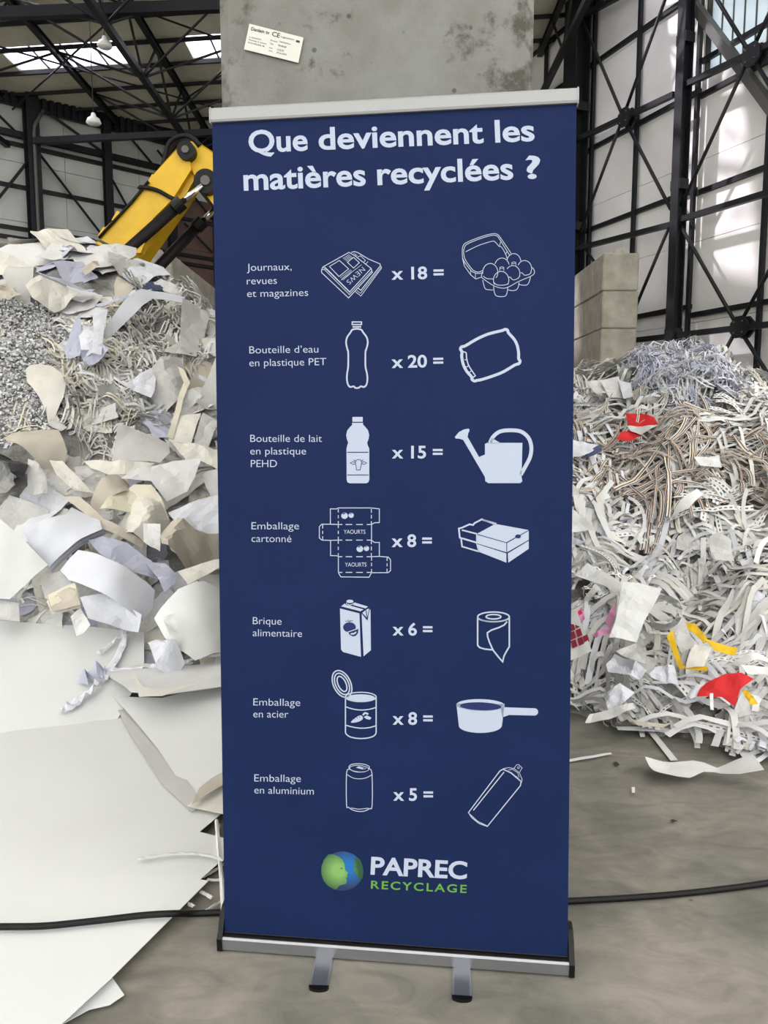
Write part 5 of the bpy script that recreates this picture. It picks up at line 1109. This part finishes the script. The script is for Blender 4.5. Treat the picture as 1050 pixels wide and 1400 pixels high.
R6('paper_sheet', [(372, 1211), (480, 1213), (590, 1214), (640, 1225), (700, 1247), (860, 1244), (912, 1317), (800, 1302), (690, 1264), (640, 1262), (575, 1286), (410, 1279)], P_white, 'long creased white sheet lying alone on the concrete at right', flat=.03, crease=4, amp=.022, res=22, seed=11)
for i, pl in enumerate(([(228, 1208), (245, 1205), (258, 1218), (240, 1222)], [(488, 1470), (500, 1466), (522, 1473), (500, 1478)])):
    R6('dark_chip', pl, P_blk, ('dark grey chip on the concrete near the banner', 'flat black flake on the concrete right of the banner')[i], flat=.008, amp=.004, cat='chip', res=5)
# coil of narrow paper
cc = cast(770+455/3.333, 680+530/3.333, False); nn = (hnormal(cc.x, cc.y, 1)+(EYE-cc).normalized()*.6).normalized(); uu = nn.orthogonal().normalized(); vv_ = nn.cross(uu); cc = cc+(EYE-cc).normalized()*.17
q = MB()
for lay in range(5):
    r0 = .062+.006*lay; n = 26; base = [cc+(uu*cos(2*pi*k/n)+vv_*sin(2*pi*k/n))*(r0+.003*sin(3*k+lay))+nn*(.004*sin(k*1.3+lay)) for k in range(n)]
    q.add(base+[b+nn*.022 for b in base], [(k, (k+1) % n, n+(k+1) % n, n+k) for k in range(n)])
tag(q.build('paper_coil', P_white, smooth=True), 'round coil of narrow paper strip left of the yellow strips', 'paper coil')

# ================================================================ CABLE
def cable():
    L1 = [ground(px, py, .047) for px, py in ((-160, 1266), (-60, 1268), (0, 1267), (60, 1266), (130, 1259), (195, 1251.5), (238, 1249))]
    L2 = [ground(px, py, .010) for px, py in ((262, 1249), (308, 1247), (420, 1242), (560, 1238), (700, 1235), (775, 1232), (850, 1228), (930, 1222), (1000, 1214), (1050, 1207), (1150, 1192), (1300, 1165), (1600, 1105), (2100, 1030))]
    P_ = catmull([tuple(p) for p in L1+L2], 5); q = MB().tube(P_, .0085, 10); tag(q.build('power_cable', M_rub, smooth=True), 'long black power cable crossing the floor behind the banner foot', 'cable')
cable()

# ================================================================ EXCAVATOR
EY = 11.6
def ep(px, py, dy=0): return at(px, py, EY)+V((0, dy, 0))
ex = empty('excavator', V((-7.2, EY+.4, 0)), 'yellow excavator whose bent arm rises behind the left heap', 'excavator')
def plate(pts, dy0, dy1, name, m=M_yel, parent=ex, bev=.03):
    q = MB(); q.prism([ep(*p, dy0) for p in pts], (0, dy1-dy0, 0)); o = q.build(name, m, parent)
    if bev: md = o.modifiers.new('bevel', 'BEVEL'); md.width = bev; md.segments = 2; md.limit_method = 'ANGLE'
    return o
boom = plate([(-40, 560), (80, 400), (135, 328), (143, 314), (200, 257), (206, 245), (246, 198), (252, 196), (260, 222), (262, 232), (237, 272), (172, 337), (120, 420), (20, 590)], 0, .52, 'boom')
stick = plate([(249, 207), (254, 196), (262, 193), (275, 196), (292, 207), (322, 240), (420, 520), (400, 545), (330, 330), (281, 262), (272, 251), (262, 232)], .06, .46, 'stick')
plate([(258, 233), (266, 240), (246, 275), (196, 345), (150, 410), (140, 400), (188, 335), (238, 272)], .1, .42, 'boom_underside', MATS['excavator_yellow'], boom)
plate([(212, 300), (214, 305), (196, 348), (188, 348), (186, 340)], -.14, .0, 'guard_plate', M_yel, boom, .01)
def cyl(a, b, c, dy, r=.085):
    q = MB(); A, B, Cc = ep(*a, dy), ep(*b, dy), ep(*c, dy); q.tube([A, B], r, 16); h = q.build('hydraulic_cylinder', M_rub, ex, smooth=True)
    MB().tube([B, Cc], r*.5, 14).build('piston_rod', M_chr, h, smooth=True)
    t = (B-A).normalized(); MB().tube([B-t*.12, B+t*.03], r*1.25, 16).build('gland_collar', M_rub, h)
cyl((60, 450), (250, 281), (279, 257), -.12); cyl((90, 470), (262, 289), (284, 268), .6)
for px, py, r in ((283, 250, .17), (256, 208, .13)):
    q = MB(); q.tube([ep(px, py, -.1), ep(px, py, .62)], r, 20); pn = q.build('pivot_pin', M_rub, ex); MB().tube([ep(px, py, -.13), ep(px, py, -.09)], r*.4, 14).build('pin_cap', M_steelg, pn)
for k, pts in enumerate((((213, 243), (222, 222), (228, 198), (238, 187), (252, 184), (264, 189), (272, 198)), ((217, 240), (224, 220), (232, 197), (242, 189), (252, 188), (262, 194)), ((220, 232), (222, 210), (232, 192), (246, 186), (258, 188), (268, 197)), ((216, 233), (225, 239), (236, 236), (242, 225), (240, 205)))):
    MB().tube(catmull([tuple(ep(*p, .05+.1*k)) for p in pts], 5), .035 if k < 3 else .02, 8).build('hydraulic_hose', M_rub, ex, smooth=True)
MB().tube(catmull([tuple(ep(*p, -.04)) for p in ((191, 260), (195, 257), (215, 261), (232, 270), (240, 274))], 4), .03, 8).build('hose_band', M_rub, ex, smooth=True)
MB().tube([ep(*p, -.03) for p in ((136, 326), (158, 302), (180, 278), (204, 249))], .022, 8).build('grease_pipe', M_rub, ex, smooth=True)
for px, py in ((160, 296), (208, 246), (141, 318)): MB().bar(ep(px-5, py-3, .1), ep(px+4, py+3, .1), .16, .12).build('pipe_bracket', M_yel, ex)
# machine body behind the heap
bo = V((-9.0, EY+.3, 0))
for s in (-1, 1):
    q = MB(); pf = []
    for k in range(24):
        a = 2*pi*k/24; x = cos(a)*.42+(1.7 if cos(a) > 0 else -1.7); pf.append(bo+V((x, s*1.1-.3, .44+sin(a)*.42)))
    q.prism(pf, (0, .6, 0)); q.build('crawler_track', M_rub, ex)
plate_b = MB().prism([bo+V(p) for p in ((-1.9, -1.3, .95), (1.3, -1.3, .95), (1.3, -1.3, 1.9), (.9, -1.3, 2.2), (-1.7, -1.3, 2.2), (-2.0, -1.3, 1.8))], (0, 2.6, 0)); plate_b.build('machine_house', M_yel, ex)
MB().tube([bo+V((0, 0, .7)), bo+V((0, 0, 1.0))], .8, 24).build('slew_ring', M_rub, ex)
MB().prism([bo+V(p) for p in ((.1, -1.25, 2.2), (1.3, -1.25, 1.9), (1.35, -1.25, 2.6), (1.0, -1.25, 3.05), (.1, -1.25, 3.05))], (0, 1.0, 0)).build('cab', M_rub, ex)
